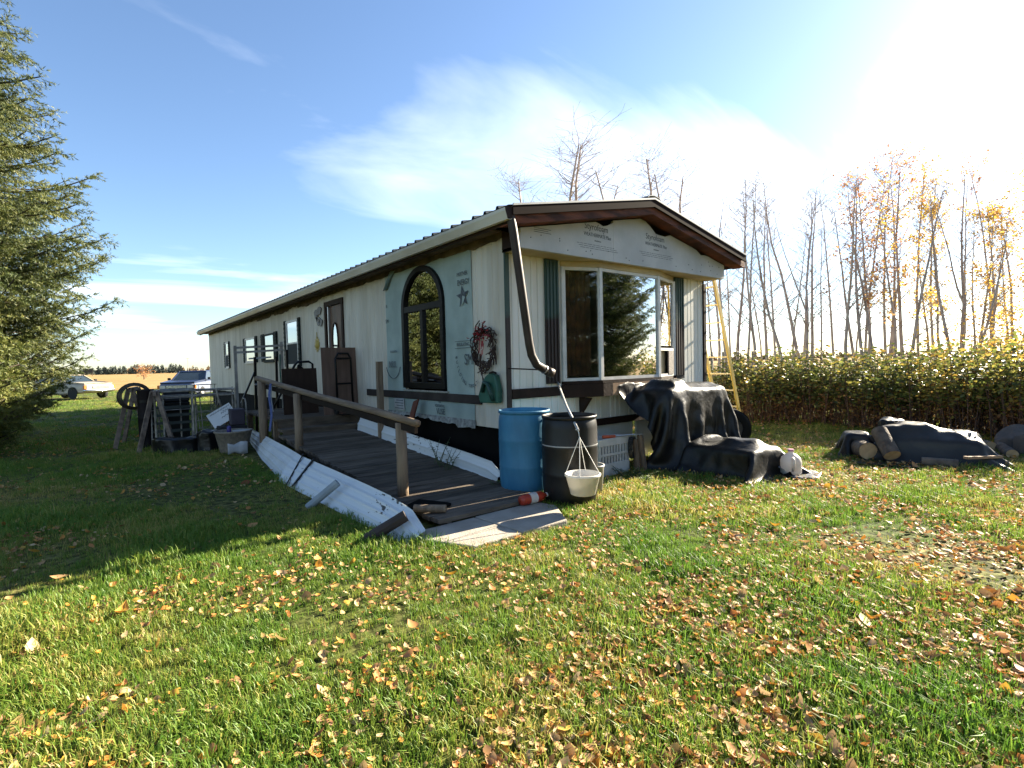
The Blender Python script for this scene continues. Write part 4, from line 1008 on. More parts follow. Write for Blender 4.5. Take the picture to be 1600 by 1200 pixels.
tag(obj('white_rag', mb, M('white_rag', (.5, .5, .5), .8), loc=(tx, ty - .33, 0), thick=.02, smooth=True), 'crumpled white rag on the grass against the pale tub', 'rag')
for k, (dx_, dy_, c_, nm, lb, ct) in enumerate(((-.1, -.1, (.05, .04, .22), 'blue_canister', 'small blue canister poking out of the pale tub', 'canister'), (.12, -.02, (.55, .55, .53), 'white_plate', 'stack of white plates on top of the pale tub', 'plate'))):
    mb = MB()
    if k == 0: mb.lathe([(0, .0), (.035, 0), (.035, .13), (.02, .15), (0, .15)], (tx + dx_, ty + dy_ - .1, .34), 12)
    else: mb.lathe([(0, .0), (.10, .005), (.14, .03), (.14, .036), (.1, .02), (0, .02)], (tx + dx_, ty + dy_, .345), 20)
    tag(obj(nm, mb, M(nm, c_, .4), loc=(tx + dx_, ty + dy_, .34), smooth=True), lb, ct)
dk = thing('dark_bundle', 'dark bundle of cloth and boxes piled behind the pale tub', 'bundle', (-1.85, 5.9, 0))
mb = MB(); mb.box((-2.12, 5.72, 0), (-1.66, 6.12, .42)); obj('carton', mb, M('dark_carton', (.02, .018, .02), .8), dk, bevel=.02)
mb = MB(); mb.box((-1.92, 5.75, .425), (-1.68, 6.05, .72)); obj('purple_box', mb, M('purple_box', (.05, .04, .055), .7), dk, bevel=.02)

def blob(c, a, b, h, mat, name, parent=None, seed=0, pleat=.05, nu=64, nv=18, ex=3.0, rot=0.0, tops=None, flare=.06, wr=.04):
    """cloth or film drawn over something boxy: superellipse plan, pleated skirt, creased top"""
    rr = random.Random(seed); ph = [rr.uniform(0, 6.28) for _ in range(6)]
    mb = MB(); rows = []
    cr_, sr_ = math.cos(rot), math.sin(rot)
    for j in range(nv + 1):
        t = j / nv
        if t < .55: z = h * (t / .55) * .93; s = 1.0 + flare * (1 - t / .55) ** 2
        else:
            q = (t - .55) / .45; z = h * (.93 + .07 * math.sin(min(1, q * 1.6) * PI / 2)); s = (1 - q ** 1.15) * .97 + .02
        row = []
        for i in range(nu):
            u = 2 * PI * i / nu
            cu, su = math.cos(u), math.sin(u)
            k = (abs(cu) ** ex + abs(su) ** ex) ** (-1 / ex)
            w_ = (1 - min(1, t / .75)) * .8 + .2
            pl_ = 1 + pleat * w_ * (abs(math.sin(u * 5 + ph[0] + 1.2 * math.sin(u * 2 + ph[1]))) - .5) + pleat * .5 * w_ * math.sin(u * 11 + ph[2] + t * 2)
            x, y = a * k * cu * s * pl_, b * k * su * s * pl_
            zz = z
            P = Vector((x * 2.1 + seed, y * 2.1, z * 2))
            if t > .2: zz += (wr * 1.6 * noise.noise(P) + wr * .8 * (1 - abs(noise.noise(P * 2.3)) * 2)) * min(1, (t - .2) * 2.5)
            if tops: zz += tops(x, y) * min(1, t / .55)
            x += wr * .5 * noise.noise(P * 1.7 + Vector((5, 0, 0))); y += wr * .5 * noise.noise(P * 1.7 + Vector((0, 5, 0)))
            row.append((c[0] + x * cr_ - y * sr_, c[1] + x * sr_ + y * cr_, max(c[2] - .01, c[2] + zz)))
        row.append(row[0]); rows.append(row)
    mb.grid(rows)
    me = mb.mesh(name)
    bm = bmesh.new(); bm.from_mesh(me); bmesh.ops.remove_doubles(bm, verts=bm.verts, dist=1e-4); bm.to_mesh(me); bm.free()
    m2 = MB(); m2.v = [tuple(v.co) for v in me.vertices]; m2.f = [tuple(p.vertices) for p in me.polygons]
    o = obj(name, m2, mat, parent, smooth=True, loc=c)
    sd_ = o.modifiers.new('sub', 'SUBSURF'); sd_.levels = 1; sd_.render_levels = 1
    return o

def drape(center, sx, sy, rot, cell, boxes, zs, name, mat, seed=0, frames=110, iters=10, keep=None):
    """let a sheet fall over boxes and the ground (position based cloth); boxes: (centre, half sizes, turn)"""
    rg = np.random.default_rng(seed)
    nx, ny = int(sx / cell) + 1, int(sy / cell) + 1
    u, v = np.meshgrid(np.linspace(-sx / 2, sx / 2, nx), np.linspace(-sy / 2, sy / 2, ny), indexing='ij')
    c, s = math.cos(rot), math.sin(rot)
    P = np.stack([center[0] + u * c - v * s, center[1] + u * s + v * c, np.full_like(u, zs) + rg.normal(0, .006, u.shape)], -1)
    Q = P.copy(); dx_, dy_ = sx / (nx - 1), sy / (ny - 1)
    def con(P, a, b, L0, k):
        d = P[b] - P[a]; l_ = np.linalg.norm(d, axis=-1, keepdims=True) + 1e-9
        e = d * ((l_ - L0) / l_ * .5 * k); P[a] += e; P[b] -= e
    groups = []
    for o_ in (0, 1):
        groups.append(((slice(o_, nx - 1, 2), slice(None)), (slice(o_ + 1, nx, 2), slice(None)), dx_, 1.))
        groups.append(((slice(None), slice(o_, ny - 1, 2)), (slice(None), slice(o_ + 1, ny, 2)), dy_, 1.))
    dg = math.hypot(dx_, dy_)
    for o_ in (0, 1):
        groups.append(((slice(o_, nx - 1, 2), slice(0, ny - 1)), (slice(o_ + 1, nx, 2), slice(1, ny)), dg, .45))
        groups.append(((slice(o_, nx - 1, 2), slice(1, ny)), (slice(o_ + 1, nx, 2), slice(0, ny - 1)), dg, .45))
    for o_ in (0, 1, 2, 3):
        if o_ < nx - 2: groups.append(((slice(o_, nx - 2, 4), slice(None)), (slice(o_ + 2, nx, 4), slice(None)), 2 * dx_, .12))
        if o_ < ny - 2: groups.append(((slice(None), slice(o_, ny - 2, 4)), (slice(None), slice(o_ + 2, ny, 4)), 2 * dy_, .12))
    def fit(a, b):
        n0 = len(range(*a[0].indices(nx))); n1 = len(range(*b[0].indices(nx))); m0 = len(range(*a[1].indices(ny))); m1 = len(range(*b[1].indices(ny)))
        n_, m_ = min(n0, n1), min(m0, m1)
        def cutx(sl, N_, k): 
            r_ = range(*sl.indices(N_)); st_ = r_.step; return slice(r_.start, r_.start + st_ * (k - 1) + 1, st_)
        return (cutx(a[0], nx, n_), cutx(a[1], ny, m_)), (cutx(b[0], nx, n_), cutx(b[1], ny, m_))
    groups = [(*fit(a, b), L0, k) for a, b, L0, k in groups]
    g = 9.8 * (1 / 60.) ** 2; mar = .012
    for f_ in range(frames):
        vel = (P - Q) * .985; Q = P.copy(); P = P + vel; P[..., 2] -= g
        for it in range(iters):
            for a, b, L0, k in groups: con(P, a, b, L0, k)
            if it % 3 == 2 or it == iters - 1:
                for (bc, bh, bt) in boxes:
                    cc, ss = math.cos(bt), math.sin(bt); d = P - np.array(bc); X = d[..., 0] * cc + d[..., 1] * ss; Y = -d[..., 0] * ss + d[..., 1] * cc; Z = d[..., 2]
                    ox, oy, oz = bh[0] + mar - np.abs(X), bh[1] + mar - np.abs(Y), bh[2] + mar - Z
                    ins = (ox > 0) & (oy > 0) & (oz > 0) & (Z > -bh[2] - 1)
                    m_ = np.minimum(np.minimum(ox, oy), oz)
                    kx = ins & (m_ == ox); ky = ins & (m_ == oy) & ~kx; kz = ins & ~kx & ~ky
                    X = np.where(kx, np.sign(X) * (bh[0] + mar), X); Y = np.where(ky, np.sign(Y) * (bh[1] + mar), Y); Z = np.where(kz, bh[2] + mar, Z)
                    N_ = np.stack([bc[0] + X * cc - Y * ss, bc[1] + X * ss + Y * cc, bc[2] + Z], -1)
                    P = np.where(ins[..., None], N_, P); Q = np.where(ins[..., None], Q + (P - Q) * .6, Q)
                low = P[..., 2] < .008
                P[..., 2] = np.where(low, .008, P[..., 2]); Q = np.where(low[..., None], Q + (P - Q) * .7, Q)
    for i in range(nx):          # stiff plastic keeps its crumples
        for j in range(ny):
            q = Vector(P[i, j]); w_ = min(1.0, q.z / .15)
            rdg = lambda f_, k_: (1 - 2 * abs(noise.noise(q * f_ + Vector((k_ + seed, 0, 0)))))
            P[i, j, 2] += w_ * (.016 * rdg(3.7, 1) + .010 * rdg(8.0, 5)); P[i, j, 0] += w_ * .014 * rdg(4.3, 9); P[i, j, 1] += w_ * .014 * rdg(4.3, 13)
    P[..., 2] = np.maximum(P[..., 2], .008)
    mb = MB(); mb.grid([[tuple(P[i, j]) for j in range(ny)] for i in range(nx)])
    o = obj(name, mb, mat, smooth=True, loc=(center[0], center[1], 0))
    sd_ = o.modifiers.new('sub', 'SUBSURF'); sd_.levels = 1; sd_.render_levels = 1
    return o
bag_m = M('black_film', (.004, .004, .0045), .3, var=.3, scale=5, bump=.5, bscale=9)
tag(blob((-2.68, 6.15, 0), .42, .26, .24, bag_m, 'garbage_bag', seed=4, ex=2.2, wr=.06), 'slumped black garbage bag on the shaded grass under the tube table frame', 'garbage bag')
tag(blob((-2.22, 6.02, 0), .22, .2, .30, bag_m, 'garbage_bag', seed=9, ex=2.2, wr=.06), 'upright black garbage bag beside the pale tub', 'garbage bag')

# more of the tangle: wire cages, a walker, folded chairs
def cage(label, x, y, h, r0, r1):
    t = thing('tomato_cage', label, 'wire cage', (x, y, 0), 'wire cages in the clutter')
    for k in range(4):
        a = .4 + k * PI / 2; mb = MB(); mb.tube([(x + r1 * .7 * math.cos(a), y + r1 * .7 * math.sin(a), 0), (x + r0 * math.cos(a), y + r0 * math.sin(a), h)], .006, 5); obj('upright', mb, pipe_m, t)
    for q in (.35, .68, 1.0):
        rr_ = r1 * .7 + (r0 - r1 * .7) * q; mb = MB(); mb.tube([(x + rr_ * math.cos(a), y + rr_ * math.sin(a), h * q) for a in [2 * PI * i / 18 for i in range(19)]], .006, 5, cap=False); obj('ring', mb, pipe_m, t)
cage('rusty wire cage standing between the barbecue and the sign', -2.16, 6.75, .95, .20, .16)
cage('taller rusty wire cage standing behind the wagon side of the barbecue', -2.05, 7.65, 1.15, .22, .16)
wk = thing('walking_frame', 'grey tubular walking frame standing behind the pale tub', 'walking frame', (-1.72, 6.7, 0))
for x in (-1.95, -1.5):
    mb = MB(); mb.tube([(x, 6.45, 0), (x, 6.55, .78), (x, 6.62, .86), (x, 6.80, .86), (x, 6.87, .78), (x, 6.97, 0)], .014, 7); obj('side_tube', mb, pipe_m, wk, smooth=True)
for z, y in ((.62, 6.53), (.40, 6.50)):
    mb = MB(); mb.tube([(-1.95, y, z), (-1.5, y, z)], .012, 6); obj('crossbar', mb, pipe_m, wk)
for k, (x, y, an, lb) in enumerate(((-2.62, 6.95, .25, 'folded tube lawn chair leaning between the table legs'), (-2.80, 7.05, -.2, 'folded tube lawn chair leaning on the nearer sawhorse'))):
    t = thing('folded_chair', lb, 'chair', (x, y, 0), 'folded lawn chairs'); d = Vector((math.cos(an), math.sin(an) * .4, 0)) * .24; le = Vector((.02, .10, 0))
    for s2, hh in ((0, .92), (.05, .70)):
        o_ = Vector((x, y - s2, 0)); mb = MB(); mb.tube([o_ - d, o_ - d + le + Vector((0, 0, hh)), o_ + d + le + Vector((0, 0, hh)), o_ + d], .012, 6); obj('frame_tube', mb, pipe_m, t)
    for q in (.3, .45, .6, .75):
        o_ = Vector((x, y - .016, 0)) + le * q / .92 + Vector((0, 0, q)); mb = MB(); mb.beam(o_ - d * .97, o_ + d * .97, .004, .05); obj('webbing', mb, M('chair_webbing', (.06, .07, .06), .8), t)

# ------------------------------------------------------------------ right of the barrels
tarp_m = M('black_tarp', (.0045, .0043, .0042), .42, spec=.28, col2=(.010, .009, .008), scale=4, bump=.45, bscale=11, detail=8)
tag(drape((2.70, -.62), 2.9, 2.35, R(4), .05, [((2.72, -.57, .5), (.74, .30, .52), 0), ((2.32, -.60, .95), (.18, .2, .20), R(12)), ((3.05, -.52, .95), (.34, .18, .12), R(-6)), ((2.0, .45, 1.4), (2.3, .46, 1.5), 0), ((2.1, -.12, 1.5), (1.05, .13, .45), 0)], 1.75, 'tarp_covered_load', tarp_m, 2), 'tall load wrapped in black tarp against the bay window', 'tarp')
tag(drape((2.48, -1.44), 1.75, 1.35, R(88), .045, [((2.45, -1.40, .16), (.32, .54, .16), R(-2)), ((2.42, -1.62, .30), (.10, .20, .12), R(20)), ((2.55, -1.15, .28), (.20, .12, .08), 0), ((2.72, -.57, .5), (.74, .30, .55), 0)], .8, 'tarp_covered_load', tarp_m, 5), 'low load under black tarp on the grass in front of the tall one', 'tarp')
mb = MB(); rows = []
for i in range(10):
    rows.append([(2.55 + .42 * j / 9 + .04 * math.sin(i), -2.0 - .42 * i / 9 + .10 * j / 9, max(.004, .02 + .05 * abs(noise.noise(Vector((i * .5, j * .5, 2)))) + .10 * max(0, 1 - i / 3) * max(0, 1 - j / 6))) for j in range(10)])
mb.grid(rows); tag(obj('loose_plastic', mb, M('silver_tarp', (.16, .16, .17), .35, scale=5), loc=(2.75, -2.2, 0), smooth=True, thick=.006), 'loose grey plastic sheet spread on the grass beside the jug', 'tarp')
jg = thing('milk_jug', 'translucent white plastic jug on the grass at the end of the low tarp', 'jug', (2.70, -2.06, 0))
jm = M('jug_plastic', (.68, .64, .60), .4, transl=.35, scale=6, var=.12)
mb = MB(); mb.lathe([(0, .03), (.10, .03), (.118, .05), (.12, .18), (.105, .23), (.06, .27), (.03, .285), (.03, .31)], (2.70, -2.08, 0), 24); obj('body', mb, jm, jg, smooth=True)
mb = MB(); mb.tube([(2.62, -2.14, .24), (2.585, -2.165, .22), (2.575, -2.175, .14), (2.61, -2.145, .09)], .016, 8); obj('handle', mb, jm, jg, smooth=True)
mb = MB(); mb.lathe([(.034, .305), (.034, .33), (0, .332)], (2.70, -2.08, 0), 16); obj('cap', mb, M('pink_cap', (.5, .25, .35), .5), jg)
tr_ = thing('tyre', 'black car tyre standing behind the tall tarp by the yellow ladder', 'tyre', (4.16, -.50, 0), rotz=R(38))
mb = MB(); mb.lathe([(.19, -.085), (.26, -.10), (.295, -.09), (.31, -.06), (.312, 0), (.31, .06), (.295, .09), (.26, .10), (.19, .085), (.18, 0), (.19, -.085)], (0, 0, .31), 40, axis='x'); obj('casing', mb, M('tyre_rubber', (.008, .008, .008), .75, scale=8, spec=.2), tr_, smooth=True, local=True)
for xx in (-.05, 0, .05):
    mb = MB(); mb.lathe([(.309, -.018), (.3185, -.016), (.3185, .016), (.309, .018)], (xx, 0, .31), 40, axis='x'); obj('tread_rib', mb, M('tyre_rubber', (1, 1, 1)), tr_, local=True)
mb = MB(); mb.lathe([(.19, -.06), (.18, -.05), (.17, .0), (.05, -.02), (0, -.02)], (0, 0, .31), 28, axis='x'); obj('rim', mb, M('rim_steel', (.2, .2, .2), .5, metal=.6), tr_, smooth=True, local=True)
cr8 = thing('plastic_crate', 'white slotted plastic crate standing by the skirting next to the black barrel', 'crate', (1.25, -.42, 0))
cm = M('crate_plastic', (.50, .49, .46), .6, scale=6, var=.2)
for (lo_, hi_) in (((.98, -.56, .0), (1.56, -.545, .16)), ((.98, -.56, .38), (1.56, -.545, .47)), ((.98, -.3, 0), (1.56, -.285, .47)), ((.98, -.544, .0), (.995, -.301, .47)), ((1.545, -.544, 0), (1.56, -.301, .47)), ((.996, -.544, 0.0), (1.544, -.301, .015))):
    mb = MB(); mb.box(lo_, hi_); obj('crate_wall', mb, cm, cr8, bevel=.004)
for k in range(11):
    mb = MB(); xx = .99 + k * .0545; mb.box((xx, -.558, .161), (xx + .024, -.547, .379)); obj('slat', mb, cm, cr8)
mb = MB(); mb.box((.98, -.562, .255), (1.56, -.5585, .285)); obj('crate_band', mb, cm, cr8)
for k, (x, y, h, lean, r_) in enumerate(((1.60, -.66, .42, .02, .035), (1.68, -.70, .46, .0, .04), (1.75, -.66, .48, -.02, .035), (1.64, -.60, .40, .03, .03))):
    mb = MB(); mb.tube([(x, y, 0), (x + lean, y + .03, h * .5), (x + lean * 1.5, y + .06, h)], r_, 7)
    tag(obj('upright_stick', mb, M('split_wood', (.17, .11, .065), .85, col2=(.09, .06, .04), scale=8, stretch=(3, 3, .6)), loc=(x, y, 0)), ['thin split stick standing right against the white crate corner', 'thick split stick in the middle of the bunch by the white crate', 'tallest split stick of the bunch, next to the tall tarp', 'shortest split stick behind the others by the white crate'][k], 'stick', 'sticks beside the white crate')
lp = thing('lopping_shears', 'orange handled shears lying on top of the white crate', 'shears', (1.35, -.5, .47))
mb = MB(); mb.tube([(1.12, -.50, .49), (1.30, -.54, .487)], [.022, .02], 8); obj('grip', mb, M('orange_grip', (.55, .09, .03), .5), lp, smooth=True)
mb = MB(); mb.tube([(1.30, -.54, .487), (1.60, -.62, .485)], .011, 6); obj('shaft', mb, M('galvanised', (1, 1, 1)), lp)
mb = MB(); mb.prism([(1.58, -.615, .48), (1.74, -.64, .48), (1.72, -.66, .48), (1.58, -.635, .48)], (0, 0, .008)); obj('blade', mb, M('galvanised', (1, 1, 1)), lp)
cb = thing('cable_coil', 'coil of black cable hanging at the crate corner', 'cable', (1.56, -.58, .2))
for k in range(4):
    mb = MB(); mb.tube([(1.555 + .05 * math.cos(a) + .01 * k, -.585 - .01 * k, .32 + .14 * math.sin(a)) for a in [2 * PI * i / 16 for i in range(17)]], .007, 5); obj('loop', mb, strap_m, cb, smooth=True)

# yellow ladder leaning on the right eave
ld = thing('ladder', 'yellow fibreglass ladder leaning on the right eave of the mobile home', 'ladder', (5.2, -.1, 0))
yl = M('yellow_fibreglass', (.60, .42, .09), .5, scale=5, var=.18, transl=.0)
top_, foot = Vector((4.37, -.09, 2.93)), Vector((5.38, -.10, 0))
dl = (top_ - foot)
for yy in (-.10, .33):
    mb = MB(); f_ = Vector((foot.x, yy, 0)); t_ = Vector((top_.x, yy, top_.z)); n_ = Vector((dl.z, 0, -dl.x)).normalized()
    mb.beam(f_, t_, .028, .075, up=n_); obj('rail', mb, yl, ld, bevel=.004)
    mb = MB(); mb.box((f_.x - .06, yy - .03, 0), (f_.x + .06, yy + .03, .035)); obj('foot', mb, M('rubber', (1, 1, 1)), ld)
for k in range(9):
    t = (k + .9) / 9.8; p = foot + dl * t
    mb = MB(); mb.beam((p.x, -.086, p.z), (p.x, .316, p.z), .05, .022); obj('rung', mb, M('rung_pale', (.62, .50, .25), .5, scale=5), ld)

# ------------------------------------------------------------------ firewood under a tarp, right
gt = M('grey_tarp', (.014, .0125, .0115), .45, spec=.3, col2=(.030, .027, .024), scale=3, bump=.25, bscale=14)
tag(drape((5.0, -2.95), 1.9, 1.75, R(20), .05, [((5.05, -2.92, .14), (.36, .50, .16), R(15)), ((5.05, -2.72, .30), (.26, .16, .16), R(30)), ((5.1, -3.2, .26), (.2, .14, .12), R(-20)), ((4.72, -2.5, .2), (.10, .10, .24), R(40))], .85, 'tarp_covered_pile', gt, 8), 'low pile under a faded grey tarp in front of the hedge', 'tarp')
tag(drape((4.78, -2.12), .85, .75, R(25), .04, [((4.80, -2.10, .13), (.20, .15, .17), R(25))], .6, 'tarp_covered_pile', tarp_m, 11), 'small black plastic bundle at the log end of the grey tarp pile', 'tarp')
tag(blob((5.35, -2.36, .14), .30, .14, .36, tarp_m, 'plastic_hood', seed=18, ex=2.2, wr=.05), 'bunched black plastic hump behind the grey tarp pile', 'tarp')
bark = M('log_bark', (.15, .115, .085), .9, col2=(.07, .05, .038), scale=9, bump=.8, bscale=20)
cut = M('log_cut_face', (.50, .33, .17), .8, col2=(.38, .24, .12), scale=14)
def log(a, b, r_, label, n=18):
    a, b = Vector(a), Vector(b)
    t = thing('firewood_log', label, 'log', tuple(a), None)
    mb = MB(); pts = [a.lerp(b, i / 4) for i in range(5)]; mb.tube(pts, [r_ * rnd.uniform(.95, 1.05) for _ in pts], n, cap=False); obj('bark', mb, bark, t, smooth=True)
    for p, q in ((a, b), (b, a)):
        d = (p - q).normalized(); mb = MB(); mb.tube([p - d * .02, p - d * .004], [r_ * .96, r_ * .95], n); obj('cut_end', mb, cut, t)
log((4.42, -2.36, .125), (4.78, -2.05, .125), .12, 'sawn log with pale round cut end at the left of the grey tarp pile')
log((4.33, -2.66, .11), (4.56, -2.44, .40), .10, 'mossy log leaning on the left edge of the grey tarp pile')
log((4.50, -3.30, .06), (4.42, -2.95, .06), .06, 'thin branch log lying under the front hem of the grey tarp')
log((5.62, -3.30, .10), (5.95, -3.05, .10), .10, 'short bark covered log at the right end of the grey tarp pile')
log((5.75, -3.62, .06), (6.30, -3.40, .09), .07, 'dark crooked log in the debris heap beyond the grey tarp pile')
log((6.1, -3.35, .08), (6.5, -3.05, .08), .09, 'thick dark log at the far side of the debris heap beyond the grey tarp pile')
mb = MB(); mb.beam((4.45, -3.38, .16), (4.95, -3.62, .14), .06, .03); tag(obj('pale_stick', mb, M('stick_tan', (.35, .22, .13), .8), loc=(4.6, -3.5, .1)), 'pale brown stick holding down the front hem of the grey tarp', 'stick')
mb = MB(); mb.obox((5.75, -2.75, .30), (.30, -.16, -.14), (.03, .10, 0), (0, 0, .015)); tag(obj('dark_plank', mb, M('dark_plank', (.05, .045, .045), .5), loc=(5.75, -2.75, .2)), 'short dark plank sticking out behind the grey tarp pile', 'plank')
for k, (x, y, r_) in enumerate(((6.15, -3.75, .16), (6.5, -3.55, .2), (6.75, -3.75, .15))):
    tag(blob((x, y, 0), r_ * 1.3, r_, r_ * 1.2, M('dark_stone', (.10, .085, .075), .9, scale=6, bump=.6), 'rubble_lump', seed=30 + k, ex=2.2, wr=.09, nu=24, nv=10), ['small earthy lump next to the dark crooked log', 'largest earthy lump of the debris heap', 'small earthy lump at the far end of the debris heap'][k], 'rubble', 'lumps in the debris heap')

# things inside, seen through the bay window
cu = thing('curtain', 'brown patterned curtain hanging inside the bay window', 'curtain', (1.0, .1, 1.2))
mb = MB(); mb.grid([[(.97 + .62 * i / 30, .10 + .03 * math.sin(i * 1.3), z) for i in range(31)] for z in (1.25, 2.66)])
obj('cloth', mb, M('curtain_brown', (.16, .075, .035), .8, col2=(.05, .028, .018), scale=7, detail=8), cu, smooth=True)
mb = MB(); mb.tube([(.95, .1, 2.68), (3.35, .1, 2.68)], .012, 6); obj('rod', mb, brown, cu)
# ------------------------------------------------------------------ vehicles far on the lawn
def loft(sections):
    """sections: list of (x, [(y,z)...]) closed rings joined along x, ends capped"""
    mb = MB(); n = len(sections[0][1]); b = 0
    for x, ring in sections:
        for y, z in ring: mb.v.append((x, y, z))
    for i in range(len(sections) - 1):
        for k in range(n):
            a = i * n + k; c = i * n + (k + 1) % n
            mb.f.append((a, c, c + n, a + n))
    mb.f.append(tuple(reversed(range(n)))); e = (len(sections) - 1) * n; mb.f.append(tuple(e + k for k in range(n)))
    return mb
def body_ring(w, z0, z1):
    return [(-w * .94, z0), (w * .94, z0), (w, z0 + .08), (w, (z0 + z1) / 2), (w * .97, z1 - .06), (w * .86, z1), (-w * .86, z1), (-w * .97, z1 - .06), (-w, (z0 + z1) / 2), (-w, z0 + .08)]
glass_car = M('car_glass', (.035, .05, .06), .08, scale=2, var=.3, spec=.9)
tyre_m = M('car_tyre', (.015, .015, .015), .8)
def car(name, label, cat, loc, rot, paint, lower, top_dark=False, h=1.38, wheel_missing=False):
    t = thing(name, label, cat, loc, rotz=rot)
    w = .86
    # x forward
    mb = loft([(-2.2, body_ring(w * .93, .42, .88)), (-2.1, body_ring(w * .98, .34, .92)), (-1.0, body_ring(w, .28, .94)), (.55, body_ring(w, .28, .94)), (1.2, body_ring(w, .30, .90)), (2.05, body_ring(w * .97, .36, .84)), (2.2, body_ring(w * .9, .44, .78))])
    bd = obj('body', mb, lower, t, local=True, bevel=.03)
    mb = loft([(-2.12, body_ring(w * .90, .90, .955)), (-1.0, body_ring(w * .95, .93, .975)), (.55, body_ring(w * .95, .93, .975)), (1.25, body_ring(w * .93, .89, .935)), (2.1, body_ring(w * .9, .82, .865))])
    obj('hood_and_deck', mb, paint, t, local=True)
    def cab(x, wy, z0, z1): return (x, [(-wy, z0), (wy, z0), (wy * .82, z1), (-wy * .82, z1)])
    mb = MB()
    P = [(.80, w * .92, .95), (.80, -w * .92, .95), (.18, -w * .74, h), (.18, w * .74, h), (-1.55, w * .92, .95), (-1.55, -w * .92, .95), (-1.0, -w * .74, h), (-1.0, w * .74, h)]
    mb.add([(x, y, z) for x, y, z in P], [(0, 1, 2, 3), (4, 7, 6, 5), (0, 3, 7, 4), (1, 5, 6, 2), (0, 4, 5, 1), (3, 2, 6, 7)])
    obj('glasshouse', mb, glass_car, t, local=True)
    mb = MB(); mb.add([(.22, -w * .77, h), (.22, w * .77, h), (-1.05, w * .77, h), (-1.05, -w * .77, h), (.12, -w * .70, h + .05), (.12, w * .70, h + .05), (-.95, w * .70, h + .05), (-.95, -w * .70, h + .05)], [(0, 1, 2, 3), (4, 5, 6, 7), (0, 1, 5, 4), (1, 2, 6, 5), (2, 3, 7, 6), (3, 0, 4, 7)])
    obj('roof', mb, paint, t, local=True, bevel=.02)
    for s in (-1, 1):
        for (xa, za, xb, zb) in ((.82, .94, .20, h), (-.40, .94, -.42, h), (-1.57, .94, -1.02, h)):
            mb = MB(); mb.beam((xa, s * w * .925, za), (xb, s * w * .75, zb), .06, .05, up=(0, s, 0)); obj('pillar', mb, paint, t, local=True)
        for xw in (1.35, -1.4):
            if wheel_missing and xw > 0 and s < 0:
                mb = MB(); mb.lathe([(0, -.012), (.34, -.012), (.34, .0)], (xw, s * w, .36), 20, axis='y'); obj('empty_wheel_well', mb, tyre_m, t, local=True); continue
            mb = MB(); mb.lathe([(.20, -.1), (.31, -.1), (.325, -.06), (.325, .06), (.31, .1), (.20, .1)], (xw, s * (w - .08), .325), 22, axis='y'); wh = obj('wheel', mb, tyre_m, t, local=True, smooth=True)
            mb = MB(); mb.lathe([(0, -.07), (.1, -.09), (.2, -.085), (.2, .085), (.1, .09), (0, .07)], (xw, s * (w - .08), .325), 18, axis='y'); obj('hubcap', mb, M('hubcap', (.4, .4, .4), .4, metal=.6), wh, local=True, smooth=True)
        mb = MB(); mb.box((2.19, s * .62 - .13, .60), (2.225, s * .62 + .13, .74)); obj('headlight', mb, M('headlight', (.6, .6, .6), .15, spec=.8), t, local=True)
        mb = MB(); mb.box((2.08, s * .80 - .06, .58), (2.2, s * .80 + .06, .76)); obj('turn_signal', mb, M('amber_lens', (.6, .16, .02), .3), t, local=True)
        mb = MB(); mb.box((.62, s * .95 - .06, .98), (.72, s * .95 + .06, 1.1)); obj('mirror', mb, tyre_m, t, local=True)
        mb = MB(); mb.box((-.02, s * (w + .004) - .008, .82), (.14, s * (w + .004) + .008, .85)); obj('door_handle', mb, tyre_m, t, local=True)
    mb = MB(); mb.box((2.2, -.46, .60), (2.23, .46, .74)); gl = obj('grille', mb, M('grille_grey', (.15, .15, .15), .4), t, local=True)
    for k in range(4):
        mb = MB(); mb.box((2.231, -.45, .615 + k * .033), (2.24, .45, .63 + k * .033)); obj('grille_bar', mb, M('chrome', (.6, .6, .6), .25, metal=.9), gl, local=True)
    mb = MB(); mb.tube([(2.10, -.85, .50), (2.26, -.75, .49), (2.30, 0, .46 if wheel_missing else .49), (2.26, .75, .49), (2.10, .85, .5)], .06, 8); obj('bumper', mb, M('chrome', (1, 1, 1)), t, local=True, smooth=True)
    return t
cream = M('cream_paint', (.42, .36, .28), .4, col2=(.33, .28, .215), scale=2, spec=.5)
car('parked_sedan', 'old cream sedan with a missing front wheel parked on the grass at the field edge', 'car', (-5.0, 34.2, 0), R(-52), cream, cream, h=1.33, wheel_missing=True)
blue_p = M('blue_paint', (.018, .032, .085), .3, scale=2, spec=.6)
silv = M('silver_white_paint', (.15, .17, .235), .35, scale=2, spec=.5)
car('parked_wagon', 'blue and silver wagon parked beyond the far end of the mobile home', 'car', (.30, 27.4, 0), R(-118), blue_p, silv, h=1.40)
tl = thing('travel_trailer', 'white travel trailer showing behind the blue and silver wagon', 'trailer', (5.6, 37, 0))
mb = loft([(0, [(-1.1, .4), (1.1, .4), (1.1, 1.2), (1.05, 1.55), (.9, 1.66), (-.9, 1.66), (-1.05, 1.55), (-1.1, 1.2)]), (5.2, [(-1.1, .4), (1.1, .4), (1.1, 1.2), (1.05, 1.55), (.9, 1.66), (-.9, 1.66), (-1.05, 1.55), (-1.1, 1.2)])])
for v in range(len(mb.v)): mb.v[v] = (mb.v[v][0] + 2.6, mb.v[v][1] + 37, mb.v[v][2])
obj('shell', mb, M('trailer_white', (.72, .72, .72), .4), tl, bevel=.03)
for k in range(3):
    mb = MB(); mb.box((3.0 + k * 1.5, 35.885, 1.0), (3.9 + k * 1.5, 35.898, 1.4)); obj('window', mb, M('trailer_glass', (.12, .05, .04), .2), tl)
